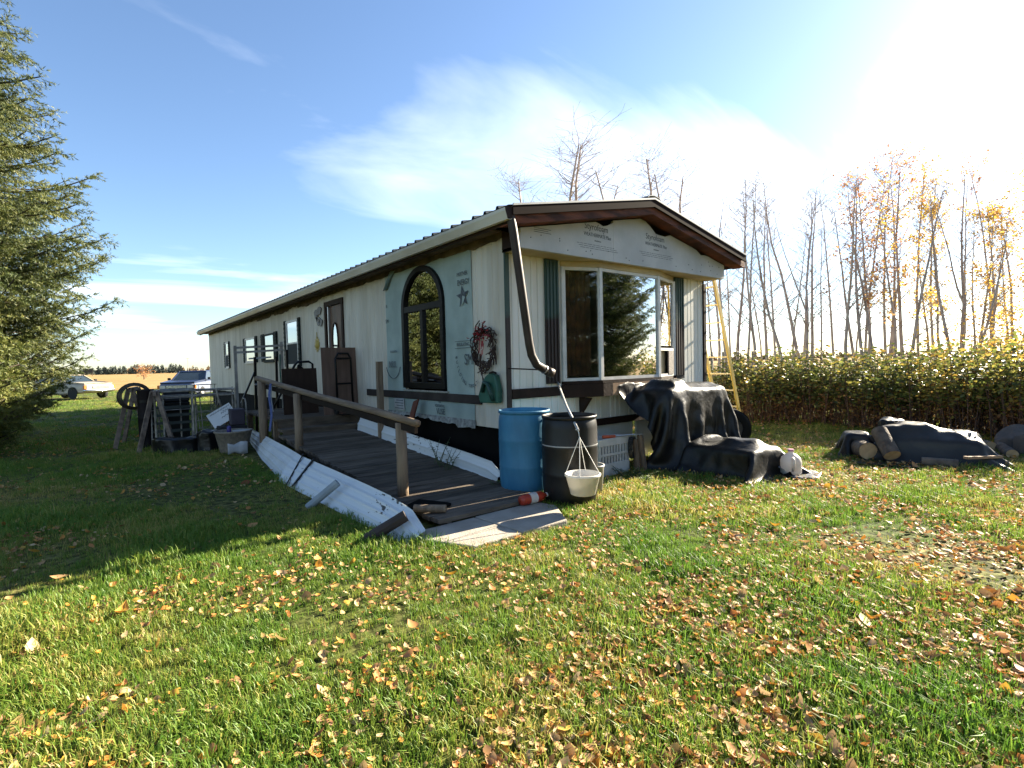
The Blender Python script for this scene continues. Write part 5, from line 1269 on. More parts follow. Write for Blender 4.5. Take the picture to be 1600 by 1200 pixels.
for x in (4.6, 5.5):
    mb = MB(); mb.lathe([(0, -.1), (.3, -.1), (.3, .1), (0, .1)], (x, 36.05, .3), 16, axis='y'); obj('wheel', mb, tyre_m, tl)
# boards leaning beside the wagon, a billboard on the horizon, a slim mast
bl = thing('billboard', 'dark billboard on two legs against the far spruce wood', 'billboard', tuple(at_depth(139, 235)))
c_ = at_depth(139, 235); d_ = Vector((RT.x, RT.y, 0)).normalized()
mb = MB(); mb.obox(c_ + Vector((0, 0, 2.6)), d_ * 2.2, Vector((-d_.y, d_.x, 0)) * .08, (0, 0, .95)); obj('panel', mb, M('billboard_back', (.05, .05, .045), .9), bl)
for s in (-1, 1):
    mb = MB(); mb.beam(c_ + d_ * 1.7 * s, c_ + d_ * 1.7 * s + Vector((0, 0, 1.7)), .2, .2, up=(0, 1, 0)); obj('leg', mb, wood_leg, bl)
ps = at_depth(295, 150); ma = thing('mast', 'slim grey mast rising from the field beyond the wagon', 'mast', tuple(ps))
mb = MB(); mb.tube([ps, ps + Vector((0, 0, 5.2))], [.07, .035], 6); obj('pole', mb, pipe_m, ma)
mb = MB(); mb.beam(ps + Vector((-.4, .2, 5.0)), ps + Vector((.4, -.2, 5.0)), .06, .06); obj('crossarm', mb, pipe_m, ma)

# ------------------------------------------------------------------ leaves and wood
def rot_frames(dirs, rng):
    """for unit dirs (n,3): two random perpendicular unit vectors"""
    n = len(dirs); a = rng.normal(size=(n, 3)); a -= dirs * np.sum(a * dirs, 1)[:, None]; a /= np.linalg.norm(a, axis=1)[:, None] + 1e-9
    return a, np.cross(dirs, a)
def leaf_quads(P, size, rng, flat=.5, aspect=.6):
    """diamond leaves with a fold, at points P (n,3) of given sizes (n,)"""
    n = len(P); d = rng.normal(size=(n, 3)); d[:, 2] *= flat; d /= np.linalg.norm(d, axis=1)[:, None]
    a, b = rot_frames(d, rng)
    s = size[:, None]
    V = np.stack([P, P + d * s * .5 + a * s * aspect * .5 + b * s * .10, P + d * s, P + d * s * .5 - a * s * aspect * .5 + b * s * .10], 1).reshape(-1, 3)
    i = np.arange(n)[:, None] * 4
    F = np.concatenate([i + np.array([[0, 1, 2]]), i + np.array([[0, 2, 3]])], 0)
    return V, F

# ---- spruce
def spruce_meshes(H, Rr, seed, z0=.5, dens=1.0):
    rng = np.random.default_rng(seed); wood = MB()
    wood.tube([(0, 0, -.1), (.03, .02, H * .4), (0, 0, H * .8), (0, 0, H)], [H * .019, H * .014, H * .006, .008], 9)
    S, D, Ln = [], [], []          # twigs: start, direction, length
    z = z0
    while z < H * .985:
        f = 1 - z / H
        nb = max(4, int(round((9 if f > .3 else 7) * dens)))
        a0 = rng.uniform(0, 6.28)
        for k in range(nb):
            a = a0 + 6.2832 * k / nb + rng.normal(0, .22)
            Lb = Rr * (f ** .55) * rng.uniform(.62, 1.12) * (0.86 if z < H * .12 else 1) + .12
            zb = z + rng.normal(0, .08); Lb *= .42 + .58 * min(1, z / (H * .28))
            npt = max(4, int(Lb / .22)); t = np.linspace(0, 1, npt + 1)
            droop = (-.36 * f + .06) * Lb * rng.uniform(.6, 1.3); rise = .34 * Lb * (.35 + .65 * f) * rng.uniform(.5, 1.3)
            bz = zb + droop * np.sin(t * 1.9) + rise * t ** 2.6
            ang = a + .12 * rng.normal() * t
            P = np.stack([Lb * t * np.cos(ang), Lb * t * np.sin(ang), bz], 1)
            wood.tube([tuple(p) for p in P[::max(1, npt // 4)]] + [tuple(P[-1])], [max(.004, .012 + .011 * Lb * (1 - q)) * .75 for q in np.linspace(0, 1, len(P[::max(1, npt // 4)]) + 1)], 4, cap=False)
            for j in range(1, npt + 1):
                p = P[j]; T = P[j] - P[j - 1]; T /= np.linalg.norm(T); side = np.cross(T, [0, 0, 1.0]); side /= np.linalg.norm(side) + 1e-9
                if t[j] < .12 and Lb > 1.0: continue
                sub = (.16 + .34 * Lb * .5 * (1 - abs(t[j] - .45))) * rng.uniform(.6, 1.15)
                sub = min(sub * 1.12, .72)
                for sg_ in (-1, 1):
                    dv = T * .75 + side * sg_ * .8 + np.array([0, 0, rng.normal(-.22, .25)]); dv /= np.linalg.norm(dv)
                    S.append(p); D.append(dv); Ln.append(sub)
                    m = int(sub / .13)
                    for q in range(1, m + 1):
                        for s2 in (-1, 1):
                            d2 = dv * .7 + np.cross(dv, [0, 0, 1.0]) * s2 * .75 + np.array([0, 0, rng.normal(-.35, .3)]); d2 /= np.linalg.norm(d2)
                            S.append(p + dv * sub * q / (m + 1)); D.append(d2); Ln.append(min(.2, sub * .55) * rng.uniform(.6, 1.2))
                S.append(p); D.append(T); Ln.append(.16)
                for _ in range(2):
                    d3 = np.array([rng.normal(0, .5), rng.normal(0, .5), rng.uniform(.3, 1)]) + T * .6; d3 /= np.linalg.norm(d3)
                    S.append(p); D.append(d3); Ln.append(rng.uniform(.08, .16))
        z += rng.uniform(.14, .22) / dens ** .5 * (1 if f > .2 else .8)
    S, D, Ln = np.array(S), np.array(D), np.array(Ln)
    # needles: flat slivers brushed forward around every twig
    cnt = np.clip((Ln / .013).astype(int), 8, 26)
    idx = np.repeat(np.arange(len(S)), cnt); n = len(idx)
    u = rng.random(n); p = S[idx] + D[idx] * (Ln[idx] * u)[:, None]
    a, b = rot_frames(D[idx], rng)
    nd = D[idx] * .62 + a * .78; nd /= np.linalg.norm(nd, axis=1)[:, None]
    ln = rng.uniform(.05, .09, n)[:, None]; wd = .0085

    V = np.stack([p - b * wd, p + b * wd, p + nd * ln], 1).reshape(-1, 3); F = np.arange(3 * n).reshape(-1, 3)
    return wood, np_mesh('needles', V, F)
needle_m = M('spruce_needles', ((.040, .060, .021), (.085, .110, .032), (.18, .175, .042)), .55, scale=.9, transl=.3, island=.35, lo=.28, hi=.72, spec=.3)
needle_y = M('spruce_needles_yellowish', ((.05, .075, .02), (.12, .14, .03), (.22, .20, .045)), .55, scale=.9, transl=.25, island=.35, lo=.28, hi=.72, spec=.3)
trunk_m = M('spruce_bark', (.075, .055, .04), .9, scale=5, bump=.5)
def spruce(label, loc, H, Rr, seed, mat, z0=.5, dens=1.0, rotz=0.0):
    t = thing('spruce_tree', label, 'tree', loc, 'spruce trees', rotz)
    w_, me = spruce_meshes(H, Rr, seed, z0, dens)
    obj('trunk', w_, trunk_m, t, local=True)
    me.materials.append(mat); o = bpy.data.objects.new('crown', me); link(o, t); o['kind'] = 'stuff'
    return t
sp1 = spruce('tall spruce with drooping boughs standing left of the clutter', (-6.55, 12.0, 0), 11.2, 3.75, 21, needle_m, .9, 1.0)
sp2 = spruce('low yellowish spruce growing in front of the tall spruce', (-5.80, 8.1, 0), 2.9, 1.25, 5, needle_y, .3, 1.25)
dup(sp1, (15.2, -12.6, 0), (0, 0, 2.1), (.85, .85, .95), 'spruce standing out past the debris heap, mirrored in the bay window')
for k_, (x_, y_, s_, l_) in enumerate(((1.0, -13.5, .8, 'spruce behind the lawn, mirrored in the near pane of the bay window'), (5.2, -16, .9, 'taller spruce behind the lawn beside the mirrored one'), (-3.5, -17, .85, 'spruce at the back of the lawn across from the ramp'))):
    dup(sp1, (x_, y_, 0), (0, 0, 1.0 + k_ * 1.7), (s_, s_, s_), l_)
dup(sp1, (-11.5, 9.5, 0), (0, 0, 4.0), (.8, .8, .75), 'shorter spruce standing on the lawn beyond the tall spruce, mirrored in the arched window')

# ---- aspens: bare poles with fine twigs, a few with leaves left
aspen_bark = M('aspen_bark', (.50, .42, .36), .85, col2=(.33, .25, .205), scale=4, stretch=(2, 2, .7), bump=.3)  # bark tone lightened to carry the glare around the trunks
twig_m = M('aspen_twig', (.40, .31, .26), .85, var=.3)
leaf_y = M('aspen_leaves', ((.42, .20, .05), (.60, .38, .05), (.66, .47, .10)), .6, scale=1, transl=.5, island=.7, lo=.25, hi=.75)
leaf_o = M('aspen_leaves_orange', ((.38, .15, .06), (.50, .25, .10), (.58, .36, .16)), .6, scale=1, transl=.45, island=.7, lo=.25, hi=.75)
def aspen_meshes(H, seed, leafy=0.0, lean=.0, fork=False):
    rr = random.Random(seed); tr, tw = MB(), MB(); tips = []
    def stem(p0, d0, ln, r0, mbx, lvl):
        pts, rs = [], []; p = Vector(p0); d = Vector(d0).normalized(); n = 7 if lvl == 0 else (5 if lvl == 1 else 3)
        for i in range(n + 1):
            pts.append(p.copy()); rs.append(max(.0035, r0 * (1 - .86 * i / n)))
            p = p + d * ln / n
            k = .05 if lvl == 0 else .16
            d = (d + Vector((rr.gauss(0, k), rr.gauss(0, k), .04 if lvl else .03))).normalized()
        mbx.tube(pts, rs, 8 if lvl == 0 else (5 if lvl == 1 else 3), cap=False)
        return pts, rs
    pts, rs = stem((0, 0, -.05), (lean, rr.gauss(0, .04), 1), H, .0095 * H, tr, 0)
    if fork:
        stem(pts[3], (-lean + rr.choice((-.3, .3)), .1, 1), H * .55, rs[3] * .7, tr, 0)
    nb = int(H * 4.2)
    for k in range(nb):
        s = (rr.uniform(.22, 1.0) ** .8) * 7; i = min(6, int(s)); p = pts[i].lerp(pts[i + 1], s - i); a = rr.uniform(0, 6.28); up = rr.uniform(.5, 1.3)
        b, rb = stem(p, (math.cos(a), math.sin(a), up), H * rr.uniform(.08, .20) * (1.25 - s / 10), max(.006, rs[i] * .34), tw, 1)
        for j in range(rr.randint(4, 7)):
            q = rr.uniform(.25, 1) * 5; ii = min(4, int(q)); pp = b[ii].lerp(b[ii + 1], q - ii); aa = rr.uniform(0, 6.28)
            c, rc = stem(pp, (math.cos(aa), math.sin(aa), rr.uniform(.3, 1.1)), H * rr.uniform(.035, .085), .005, tw, 2); tips += [(c[-1], s / 7), (c[2], s / 7)]
    lv = None
    if leafy:
        T = [t for t, s in tips if rr.random() < leafy]
        P = np.array([tuple(t + Vector((rr.gauss(0, .07), rr.gauss(0, .07), rr.gauss(0, .07)))) for t in T for _ in range(7)])
        rng = np.random.default_rng(seed); lv = leaf_quads(P, rng.uniform(.055, .095, len(P)), rng, .6, .9)
    return tr, tw, lv
def aspen(label, loc, H, seed, leafy=0., lean=0., fork=False, lm=None, rotz=0., name='aspen_tree'):
    t = thing(name, label, 'tree', loc, 'aspens behind the hedge', rotz)
    tr, tw, lv = aspen_meshes(H, seed, leafy, lean, fork)
    obj('trunk', tr, aspen_bark, t, local=True, smooth=True); obj('crown', tw, twig_m, t, local=True, kind='stuff')
    if lv: 
        me = np_mesh('foliage', *lv); me.materials.append(lm); o = bpy.data.objects.new('foliage', me); link(o, t); o['kind'] = 'stuff'
    return t
# image column of the foot, distance, height, leafiness, lean along the row
A = [(1124, 17.5, 6.4, 0, .0), (1138, 17, 6.6, 0, -.04), (1153, 18, 7.6, 0, .0), (1184, 16.5, 6.6, 0, -.03), (1200, 19, 7.4, 0, .02), (1235, 16, 6.6, 0, -.16), (1253, 17.5, 7.6, 0, -.05), (1262, 16.2, 6.4, 0, -.02), (1270, 18, 7.2, 0, .0), (1325, 15.5, 6.4, 0, -.08),
     (1343, 17, 6.2, 0, -.1), (1352, 16, 6.6, .30, -.04), (1358, 18.5, 7.4, .22, -.05), (1376, 16, 6.6, 0, -.12), (1386, 17.5, 7.2, .28, .06), (1402, 16.4, 5.9, .15, .0), (1412, 17, 7.3, .2, .0), (1419, 15.4, 6.2, 0, .06), (1456, 18, 5.4, .35, -.05), (1491, 15.4, 6.2, 0, -.07), (1500, 16.4, 7.0, 0, .03), (1511, 15, 5.2, 0, .18),
     (1529, 17, 5.6, .2, -.06), (1538, 16, 4.8, .1, .1), (1563, 17.5, 6.6, .5, -.08), (1580, 19, 6.8, .4, .05), (1597, 15.6, 6.4, .15, -.04), (1640, 17, 6.8, .4, 0)]
AL = ['bare aspen leaning a little, behind the yellow ladder', 'bare aspen pole beside the ladder top', 'slender bare aspen just right of the roof corner', 'bare aspen with twiggy top over the hedge end', 'thin bare aspen back from the hedge end',
      'bare aspen leaning strongly over the hedge', 'tallest bare aspen of the tight clump behind the hedge', 'short bare aspen in the tight clump behind the hedge', 'straight bare aspen at the edge of the tight clump', 'single bare aspen standing clear between two clumps',
      'slanting bare aspen pole in the leafy clump', 'aspen with a few orange leaves at its crown', 'tall aspen with thin orange leaves at the top', 'bare aspen leaning through the leafy clump', 'aspen with yellow tufts left in its crown', 'short straight aspen with scattered yellow leaves',
      'tall straight aspen with pinkish leaf tufts at the top', 'bare aspen leaning outward from the leafy clump', 'small aspen carrying yellow tiers of leaves', 'bare gently leaning aspen past the gap', 'tall forked bare aspen past the gap', 'short aspen leaning across its neighbour',
      'aspen with sparse yellow leaves beside the leaning one', 'short forked aspen with a few leaves', 'aspen thick with golden leaves', 'golden aspen farther back behind the debris heap', 'aspen with few leaves above the debris heap', 'golden aspen beyond the debris heap, past the hedge end']
for k, (px, d, H, lf, ln) in enumerate(A):
    p = at_depth(px, d)
    # lean is across the view: turn the tree so that its local x runs along the image
    aspen(AL[k], tuple(p), H, 100 + k, lf, ln, k in (20, 23, 7), leaf_o if k in (11, 12, 16) else leaf_y, math.atan2(RT.y, RT.x))
for k, (px, d, H) in enumerate(((842, 31, 12.2), (893, 30, 13.2), (902, 32, 13.2), (978, 29, 11.8), (996, 30, 12.4), (1042, 30, 11.6), (1092, 28, 11.2), (930, 34, 12.4))):
    p = at_depth(px, d)
    t = aspen(['wispy bare tree crown showing over the left roof slope', 'tallest bare crown over the roof before the ridge', 'bare crown close beside the tallest one over the roof', 'small bare crown just before the roof ridge', 'bare crown rising next to the roof ridge', 'thin bare crown right behind the ridge cap', 'bare tree showing over the right roof slope', 'faint bare crown far behind the roof'][k], tuple(p), H, 200 + k, 0, .02, False, None, 0., 'bare_tree')
    t['group'] = 'bare trees behind the mobile home'; t.scale = (1.9, 1.9, 1.03)
back = [o for o in bpy.data.objects if o.name.startswith('aspen_tree') and o.parent is None]
for k in range(22):
    px = 1115 + k * 24 + rnd.uniform(-9, 9); d = rnd.uniform(20, 27); src = back[rnd.choice([0, 2, 3, 4, 6, 8, 9, 12, 14, 16, 24] if px > 1320 else [0, 1, 2, 3, 4, 6, 8, 9])]
    s = rnd.uniform(1.05, 1.35)
    t = dup(src, at_depth(px, d), (0, 0, rnd.uniform(0, 6.28)), (s * .8, s * .8, s), 'slender aspen in the back row behind the hedge'); t['group'] = 'back row of aspens'
# young yellow saplings under the aspens
def sapling(label, px, d, H, seed, mat, name='yellow_sapling'):
    rr = random.Random(seed); p = at_depth(px, d); t = thing(name, label, 'sapling', tuple(p), 'yellow undergrowth')
    ms = MB(); Pn = []
    for k in range(7):
        a = rr.uniform(0, 6.28); e = Vector((math.cos(a) * rr.uniform(.1, .5), math.sin(a) * rr.uniform(.1, .5), H * rr.uniform(.6, 1)))
        ms.tube([(0, 0, 0), e * .5 + Vector((.05, .03, 0)), e], [.014, .009, .003], 4, cap=False)
        for j in range(70):
            s = rr.uniform(.25, 1.05); Pn.append(tuple(e * s + Vector((rr.gauss(0, .16), rr.gauss(0, .16), rr.gauss(0, .09)))))
    obj('stems', ms, twig_m, t, local=True, kind='stuff'); Pn = np.array(Pn); rng = np.random.default_rng(seed)
    me = np_mesh('foliage', *leaf_quads(Pn, rng.uniform(.06, .1, len(Pn)), rng, .5, .8)); me.materials.append(mat); o = bpy.data.objects.new('foliage', me); link(o, t); o['kind'] = 'stuff'
for k, (px, d, H, lb) in enumerate(((1465, 14.5, 2.3, 'yellow leaved sapling under the small tiered aspen'), (1480, 15.5, 1.9, 'low golden sapling behind the hedge gap'), (1548, 14, 2.7, 'broad golden sapling under the golden aspens'), (1565, 15, 3.0, 'tallest golden sapling under the golden aspens'), (1590, 14.2, 2.6, 'golden sapling crowding the hedge at the debris heap'), (1575, 13.4, 2.1, 'low orange gold sapling right behind the hedge'))):
    sapling(lb, px, d, H, 300 + k, leaf_y)
p_ = at_depth(225, 95); 
sapling('round orange bush alone in the stubble field', 225, 95, 2.4, 400, leaf_o, 'orange_bush')
ob = [o for o in bpy.data.objects if o.name.startswith('orange_bush')][0]; ob.scale = (3.4, 3.4, 1.3); ob['group'] = ''; del ob['group']; ob['category'] = 'bush'

# ---- hedge of cane shrubs
hl = M('hedge_leaves', ((.065, .09, .025), (.12, .15, .036), (.17, .18, .042), (.27, .235, .05), (.44, .27, .055)), .42, scale=.7, transl=.5, island=.55, lo=.25, hi=.80, spec=.5, coord='World')
hb = M('hedge_dry_leaves', ((.13, .06, .03), (.25, .12, .05), (.38, .22, .07)), .7, scale=.8, transl=.4, island=.6, lo=.25, hi=.75)
cane = M('hedge_canes', (.13, .075, .05), .85, var=.4, scale=6)
def shrub_meshes(seed, H):
    rr = random.Random(seed); rng = np.random.default_rng(seed); ms = MB(); G_, B_ = [], []
    for k in range(22):
        a = rr.uniform(0, 6.28); r0 = rr.uniform(0, .5); base = Vector((math.cos(a) * r0, math.sin(a) * r0, 0)); h = H * rr.uniform(.55, 1.22) if k else H * 1.3
        tip = base + Vector((math.cos(a) * rr.uniform(.05, .45), math.sin(a) * rr.uniform(.05, .45), h)); mid = base.lerp(tip, .55) + Vector((0, 0, h * .06))
        ms.tube([base, mid, tip], [.010, .007, .003], 4, cap=False)
        for j in range(int(92 * rr.uniform(.35, 1.2))):
            s = rr.uniform(.06, 1.03); c = (base.lerp(mid, s / .55) if s < .55 else mid.lerp(tip, (s - .55) / .45)) + Vector((rr.gauss(0, .13), rr.gauss(0, .13), rr.gauss(0, .05)))
            if s > .42 or rr.random() < .4: (G_ if s > rr.uniform(.3, .68) else B_).append(tuple(c))
    V1 = leaf_quads(np.array(G_), rng.uniform(.055, .105, len(G_)), rng, .35, .62); V2 = leaf_quads(np.array(B_), rng.uniform(.05, .08, len(B_)), rng, .8, .5)
    return ms, V1, V2
protos = []
HP = []
for i, px in enumerate((1122, 1150, 1178, 1206, 1234, 1262, 1290, 1318, 1346, 1374, 1402, 1430, 1458, 1486, 1514, 1542, 1570, 1598, 1630, 1665)):
    for row in (0, 1):
        # hedge line: gently curving toward the debris heap
        dep = 12.4 - 4.0 * (px - 1122) / 480 + row * .8 + .25 * math.sin(i * 2.1 + row)
        HP.append((px + row * 13, dep, row))
hn = ['hedge end by the ladder', 'aspens by the roof corner', 'tight aspen clump', 'clear standing aspen', 'leafy aspen clump', 'small tiered aspen', 'golden aspens', 'debris heap']
for k, (px, dep, row) in enumerate(HP):
    p = at_depth(px, dep)
    hh = .86 + .05 * (px > 1440) + .16 * noise.noise(Vector((px * .021, row, 5)))
    z = min(7, int((px - 1110) / 72)); where = hn[z]
    lab = ('cane shrub in the front row of the hedge before the ' if row == 0 else 'cane shrub in the back row of the hedge before the ') + where
    if k < 5:
        t = thing('hedge_shrub', lab, 'shrub', (0, 0, 0), 'shrubs of the hedge')
        ms, v1, v2 = shrub_meshes(500 + k, 1.42)
        obj('canes', ms, cane, t, local=True, kind='stuff')
        for nm, vv, mm_ in (('foliage', v1, hl), ('dry_foliage', v2, hb)):
            me = np_mesh(nm, *vv); me.materials.append(mm_); o = bpy.data.objects.new(nm, me); link(o, t); o['kind'] = 'stuff'
        protos.append(t); t.location = p; t.rotation_euler = (0, 0, rnd.uniform(0, 6.28)); t.scale = (1.05, 1.05, hh)
    else:
        s = rnd.uniform(.92, 1.15)
        dup(protos[k % 5], p, (0, 0, rnd.uniform(0, 6.28)), (s, s, hh * rnd.uniform(.9, 1.1)), lab)
# orange bush that the arched window mirrors, out on the left of the lawn
sapling('broad orange bush on the lawn past the shorter spruce', -420, 9.5, 2.0, 410, leaf_o, 'orange_bush')

# ---- far wood and horizon
rng = np.random.default_rng(77)
def far_wood(name, label, x0, x1, dep, h, n, mat, seed):
    rng = np.random.default_rng(seed); V, F = [], []; b = 0
    for k in range(n):
        p = at_depth(rng.uniform(x0, x1), dep * rng.uniform(.92, 1.1)); hh = h * rng.uniform(.55, 1.15) * (1 + .25 * math.sin(p.x * .02)); w_ = hh * rng.uniform(.16, .34)
        for q in range(9):
            zc = hh * (.08 + .85 * q / 9); rw = w_ * (1.05 - q / 9.5) * rng.uniform(.7, 1.2)
            for m in range(5):
                a = rng.uniform(0, 6.28); c = np.array([p.x + math.cos(a) * rw * .6, p.y + math.sin(a) * rw * .6, zc])
                t1 = rng.normal(size=3) * rw * .55; t2 = rng.normal(size=3) * rw * .55; t2[2] = abs(t2[2])
                V += [c - t1, c + t1, c + t2 + np.array([0, 0, hh * .06])]; F.append([b, b + 1, b + 2]); b += 3
    me = np_mesh(name, np.array(V), np.array(F)); me.materials.append(mat); o = bpy.data.objects.new(name, me); COL.objects.link(o)
    tag(o, label, 'wood', kind='stuff'); return o
fw_m = M('far_spruce', (.055, .07, .055), .9, col2=(.035, .045, .04), scale=.05, island=.4)
fo_m = M('far_autumn_wood', (.22, .14, .07), .9, col2=(.12, .09, .05), scale=.05, island=.5)
far_wood('far_spruce_wood', 'dark spruce wood along the horizon behind the field', -260, 285, 420, 6.6, 420, fw_m, 1)
far_wood('far_autumn_wood', 'low tan autumn wood along the horizon behind the field', -300, 345, 520, 5.2, 360, fo_m, 2)
far_wood('far_brush', 'low brown brush along the horizon beyond the hedge', 1095, 2050, 330, 4.0, 260, fo_m, 3)

# field fence with wires beyond the ladder
fe = thing('wire_fence', 'old wire fence with grey posts beyond the hedge end', 'fence', tuple(at_depth(1105, 24)))
F0 = [at_depth(x, 24 + (x - 1100) * .01) for x in (1085, 1112, 1130, 1176, 1240)]
for p in F0:
    mb = MB(); mb.tube([p, p + Vector((.02, 0, 1.75))], .06, 7); obj('post', mb, gp_m, fe)
for z in (1.0, 1.35, 1.65):
    mb = MB(); mb.tube([p + Vector((0, 0, z)) for p in F0], .012, 4); obj('wire', mb, gp_m, fe)

# ------------------------------------------------------------------ grass and fallen leaves
grass_src = bpy.data.collections.new('grass_tufts')
def grass_mat():
    m = bpy.data.materials.new('grass_blades'); m.use_nodes = True
    t = m.node_tree; t.nodes.clear(); n = t.nodes.new; l = t.links.new
    o = n('ShaderNodeOutputMaterial'); p = n('ShaderNodeBsdfPrincipled'); p.inputs['Roughness'].default_value = .5; p.inputs['Specular IOR Level'].default_value = .35
    oi = n('ShaderNodeObjectInfo'); g = n('ShaderNodeNewGeometry')
    nz = n('ShaderNodeTexNoise'); nz.inputs['Scale'].default_value = .5; nz.inputs['Detail'].default_value = 5; l(g.outputs['Position'], nz.inputs['Vector'])
    a = n('ShaderNodeMath'); a.operation = 'MULTIPLY_ADD'; a.inputs[1].default_value = .30; l(oi.outputs['Random'], a.inputs[0])
    b = n('ShaderNodeMath'); b.operation = 'MULTIPLY_ADD'; b.inputs[1].default_value = .22; l(g.outputs['Random Per Island'], b.inputs[0]); l(nz.outputs['Fac'], b.inputs[2]); l(b.outputs[0], a.inputs[2])
    r = n('ShaderNodeValToRGB'); e = r.color_ramp.elements
    e[0].position = .52; e[0].color = (.080, .175, .020, 1); e[1].position = 1.0; e[1].color = (.44, .35, .11, 1)
    q = e.new(.74); q.color = (.14, .235, .028, 1); q = e.new(.90); q.color = (.26, .29, .05, 1)
    l(a.outputs[0], r.inputs[0]); l(r.outputs[0], p.inputs['Base Color'])
    tr = n('ShaderNodeBsdfTranslucent'); l(r.outputs[0], tr.inputs[0]); mx = n('ShaderNodeMixShader'); mx.inputs[0].default_value = .42
    l(p.outputs[0], mx.inputs[1]); l(tr.outputs[0], mx.inputs[2]); l(mx.outputs[0], o.inputs[0]); return m
gm = grass_mat()
rng = np.random.default_rng(3)
def tuft(seed, nb, hgt, spread, wid):
    rg = np.random.default_rng(seed); V, F = [], []
    for k in range(nb):
        b = rg.normal(0, spread, 2); a = rg.uniform(0, 6.28); h = hgt * rg.uniform(.5, 1.15); ln = rg.uniform(.15, .9) * h
        d = np.array([math.cos(a), math.sin(a)]); s = np.array([-d[1], d[0]]) * wid * rg.uniform(.7, 1.2)
        p0 = np.array([b[0], b[1], -.012]); p1 = np.array([b[0] + d[0] * ln * .3, b[1] + d[1] * ln * .3, h * .6]); p2 = np.array([b[0] + d[0] * ln, b[1] + d[1] * ln, h * (1 - .25 * ln / h)])
        S = np.array([s[0], s[1], 0]); i = len(V)
        V += [p0 - S, p0 + S, p1 + S * .8, p1 - S * .8, p2]; F += [(i, i + 1, i + 2), (i, i + 2, i + 3), (i + 3, i + 2, i + 4)]
    me = np_mesh('tuft', np.array(V), np.array(F)); me.materials.append(gm)
    o = bpy.data.objects.new('grass_tuft', me); grass_src.objects.link(o)
for s in range(6): tuft(40 + s, 18, .034 + .007 * (s % 3), .034, .0020)
for s in range(2): tuft(60 + s, 26, .062, .035, .0021)
SEGS = []
def blocked(x, y):
    b = (x > -.02) & (x < 4.3) & (y > -.02) & (y < 20.5)
    b |= (x > -1.95) & (x < -.2) & (y > -1.0) & (y < 6.7)
    b |= (x > -1.84) & (x < -.42) & (y > -1.6) & (y < -.9) & (y > -1.6 - (x + 1.6) * 1.9)
    return b
pts, rots, scs = [], [], []
vx = np.array([FW.x, FW.y]) / math.hypot(FW.x, FW.y); rx = np.array([RT.x, RT.y]) / math.hypot(RT.x, RT.y)
for d0, d1, dens in ((.35, 3.2, 720), (3.2, 5.5, 480), (5.5, 9, 230), (9, 15, 85), (15, 27, 26), (27, 46, 7)):
    n = int(dens * 3.7 * (d1 * d1 - d0 * d0) / 2)
    dd = np.sqrt(rng.uniform(d0 * d0, d1 * d1, n)); lat = rng.uniform(-1.6, 2.1, n) * dd
    x = CAM.x + vx[0] * dd + rx[0] * lat; y = CAM.y + vx[1] * dd + rx[1] * lat
    keep = ~blocked(x, y)
    # bare patches where people walk
    q = np.array([noise.noise(Vector((a * .55, b * .55, 7.1))) for a, b in zip(x, y)])
    keep &= (rng.random(n) > np.clip(q * 1.5 - .25 + .30 * np.clip(lat / dd, 0, 1), 0, .8))
    x, y, q, dk_ = x[keep], y[keep], q[keep], dd[keep]
    pts.append(np.stack([x, y, np.array([gz(a, b) for a, b in zip(x, y)])], 1))
    rots.append(np.stack([rng.normal(0, .12, len(x)), rng.normal(0, .12, len(x)), rng.uniform(0, 6.28, len(x))], 1))
    q2 = np.array([noise.noise(Vector((a * 1.3, b * 1.3, 2.1))) for a, b in zip(x, y)])
    scs.append((1 + .9 * np.clip(q2, -.35, 1)) * rng.uniform(.7, 1.3, len(x)) * (1 - .35 * np.clip(q * 2, -.6, 1)) * (1 + .02 * np.clip(dk_ - 6, 0, 30)))
pts = np.concatenate(pts); rots = np.concatenate(rots); scs = np.concatenate(scs)
me = bpy.data.meshes.new('grass'); me.vertices.add(len(pts)); me.vertices.foreach_set('co', pts.astype(np.float32).ravel())
at_ = me.attributes.new('rot', 'FLOAT_VECTOR', 'POINT'); at_.data.foreach_set('vector', rots.astype(np.float32).ravel())
at_ = me.attributes.new('scl', 'FLOAT', 'POINT'); at_.data.foreach_set('value', scs.astype(np.float32))
me.materials.append(gm)
go = bpy.data.objects.new('grass', me); COL.objects.link(go); tag(go, 'short lawn grass with greener and drier patches', 'grass', kind='stuff')
ng = bpy.data.node_groups.new('grass_scatter', 'GeometryNodeTree')
ng.interface.new_socket('Geometry', in_out='INPUT', socket_type='NodeSocketGeometry'); ng.interface.new_socket('Geometry', in_out='OUTPUT', socket_type='NodeSocketGeometry')
gi, gout = ng.nodes.new('NodeGroupInput'), ng.nodes.new('NodeGroupOutput')
ci = ng.nodes.new('GeometryNodeCollectionInfo'); ci.inputs['Collection'].default_value = grass_src; ci.inputs['Separate Children'].default_value = True; ci.inputs['Reset Children'].default_value = True
ip = ng.nodes.new('GeometryNodeInstanceOnPoints'); ip.inputs['Pick Instance'].default_value = True
na_ = ng.nodes.new('GeometryNodeInputNamedAttribute'); na_.data_type = 'FLOAT_VECTOR'; na_.inputs[0].default_value = 'rot'
nb_ = ng.nodes.new('GeometryNodeInputNamedAttribute'); nb_.data_type = 'FLOAT'; nb_.inputs[0].default_value = 'scl'
er = ng.nodes.new('FunctionNodeEulerToRotation')
ng.links.new(gi.outputs[0], ip.inputs['Points']); ng.links.new(ci.outputs[0], ip.inputs['Instance'])
ng.links.new(na_.outputs[0], er.inputs[0]); ng.links.new(er.outputs[0], ip.inputs['Rotation']); ng.links.new(nb_.outputs[0], ip.inputs['Scale'])
ng.links.new(ip.outputs[0], gout.inputs[0])
md = go.modifiers.new('scatter', 'NODES'); md.node_group = ng

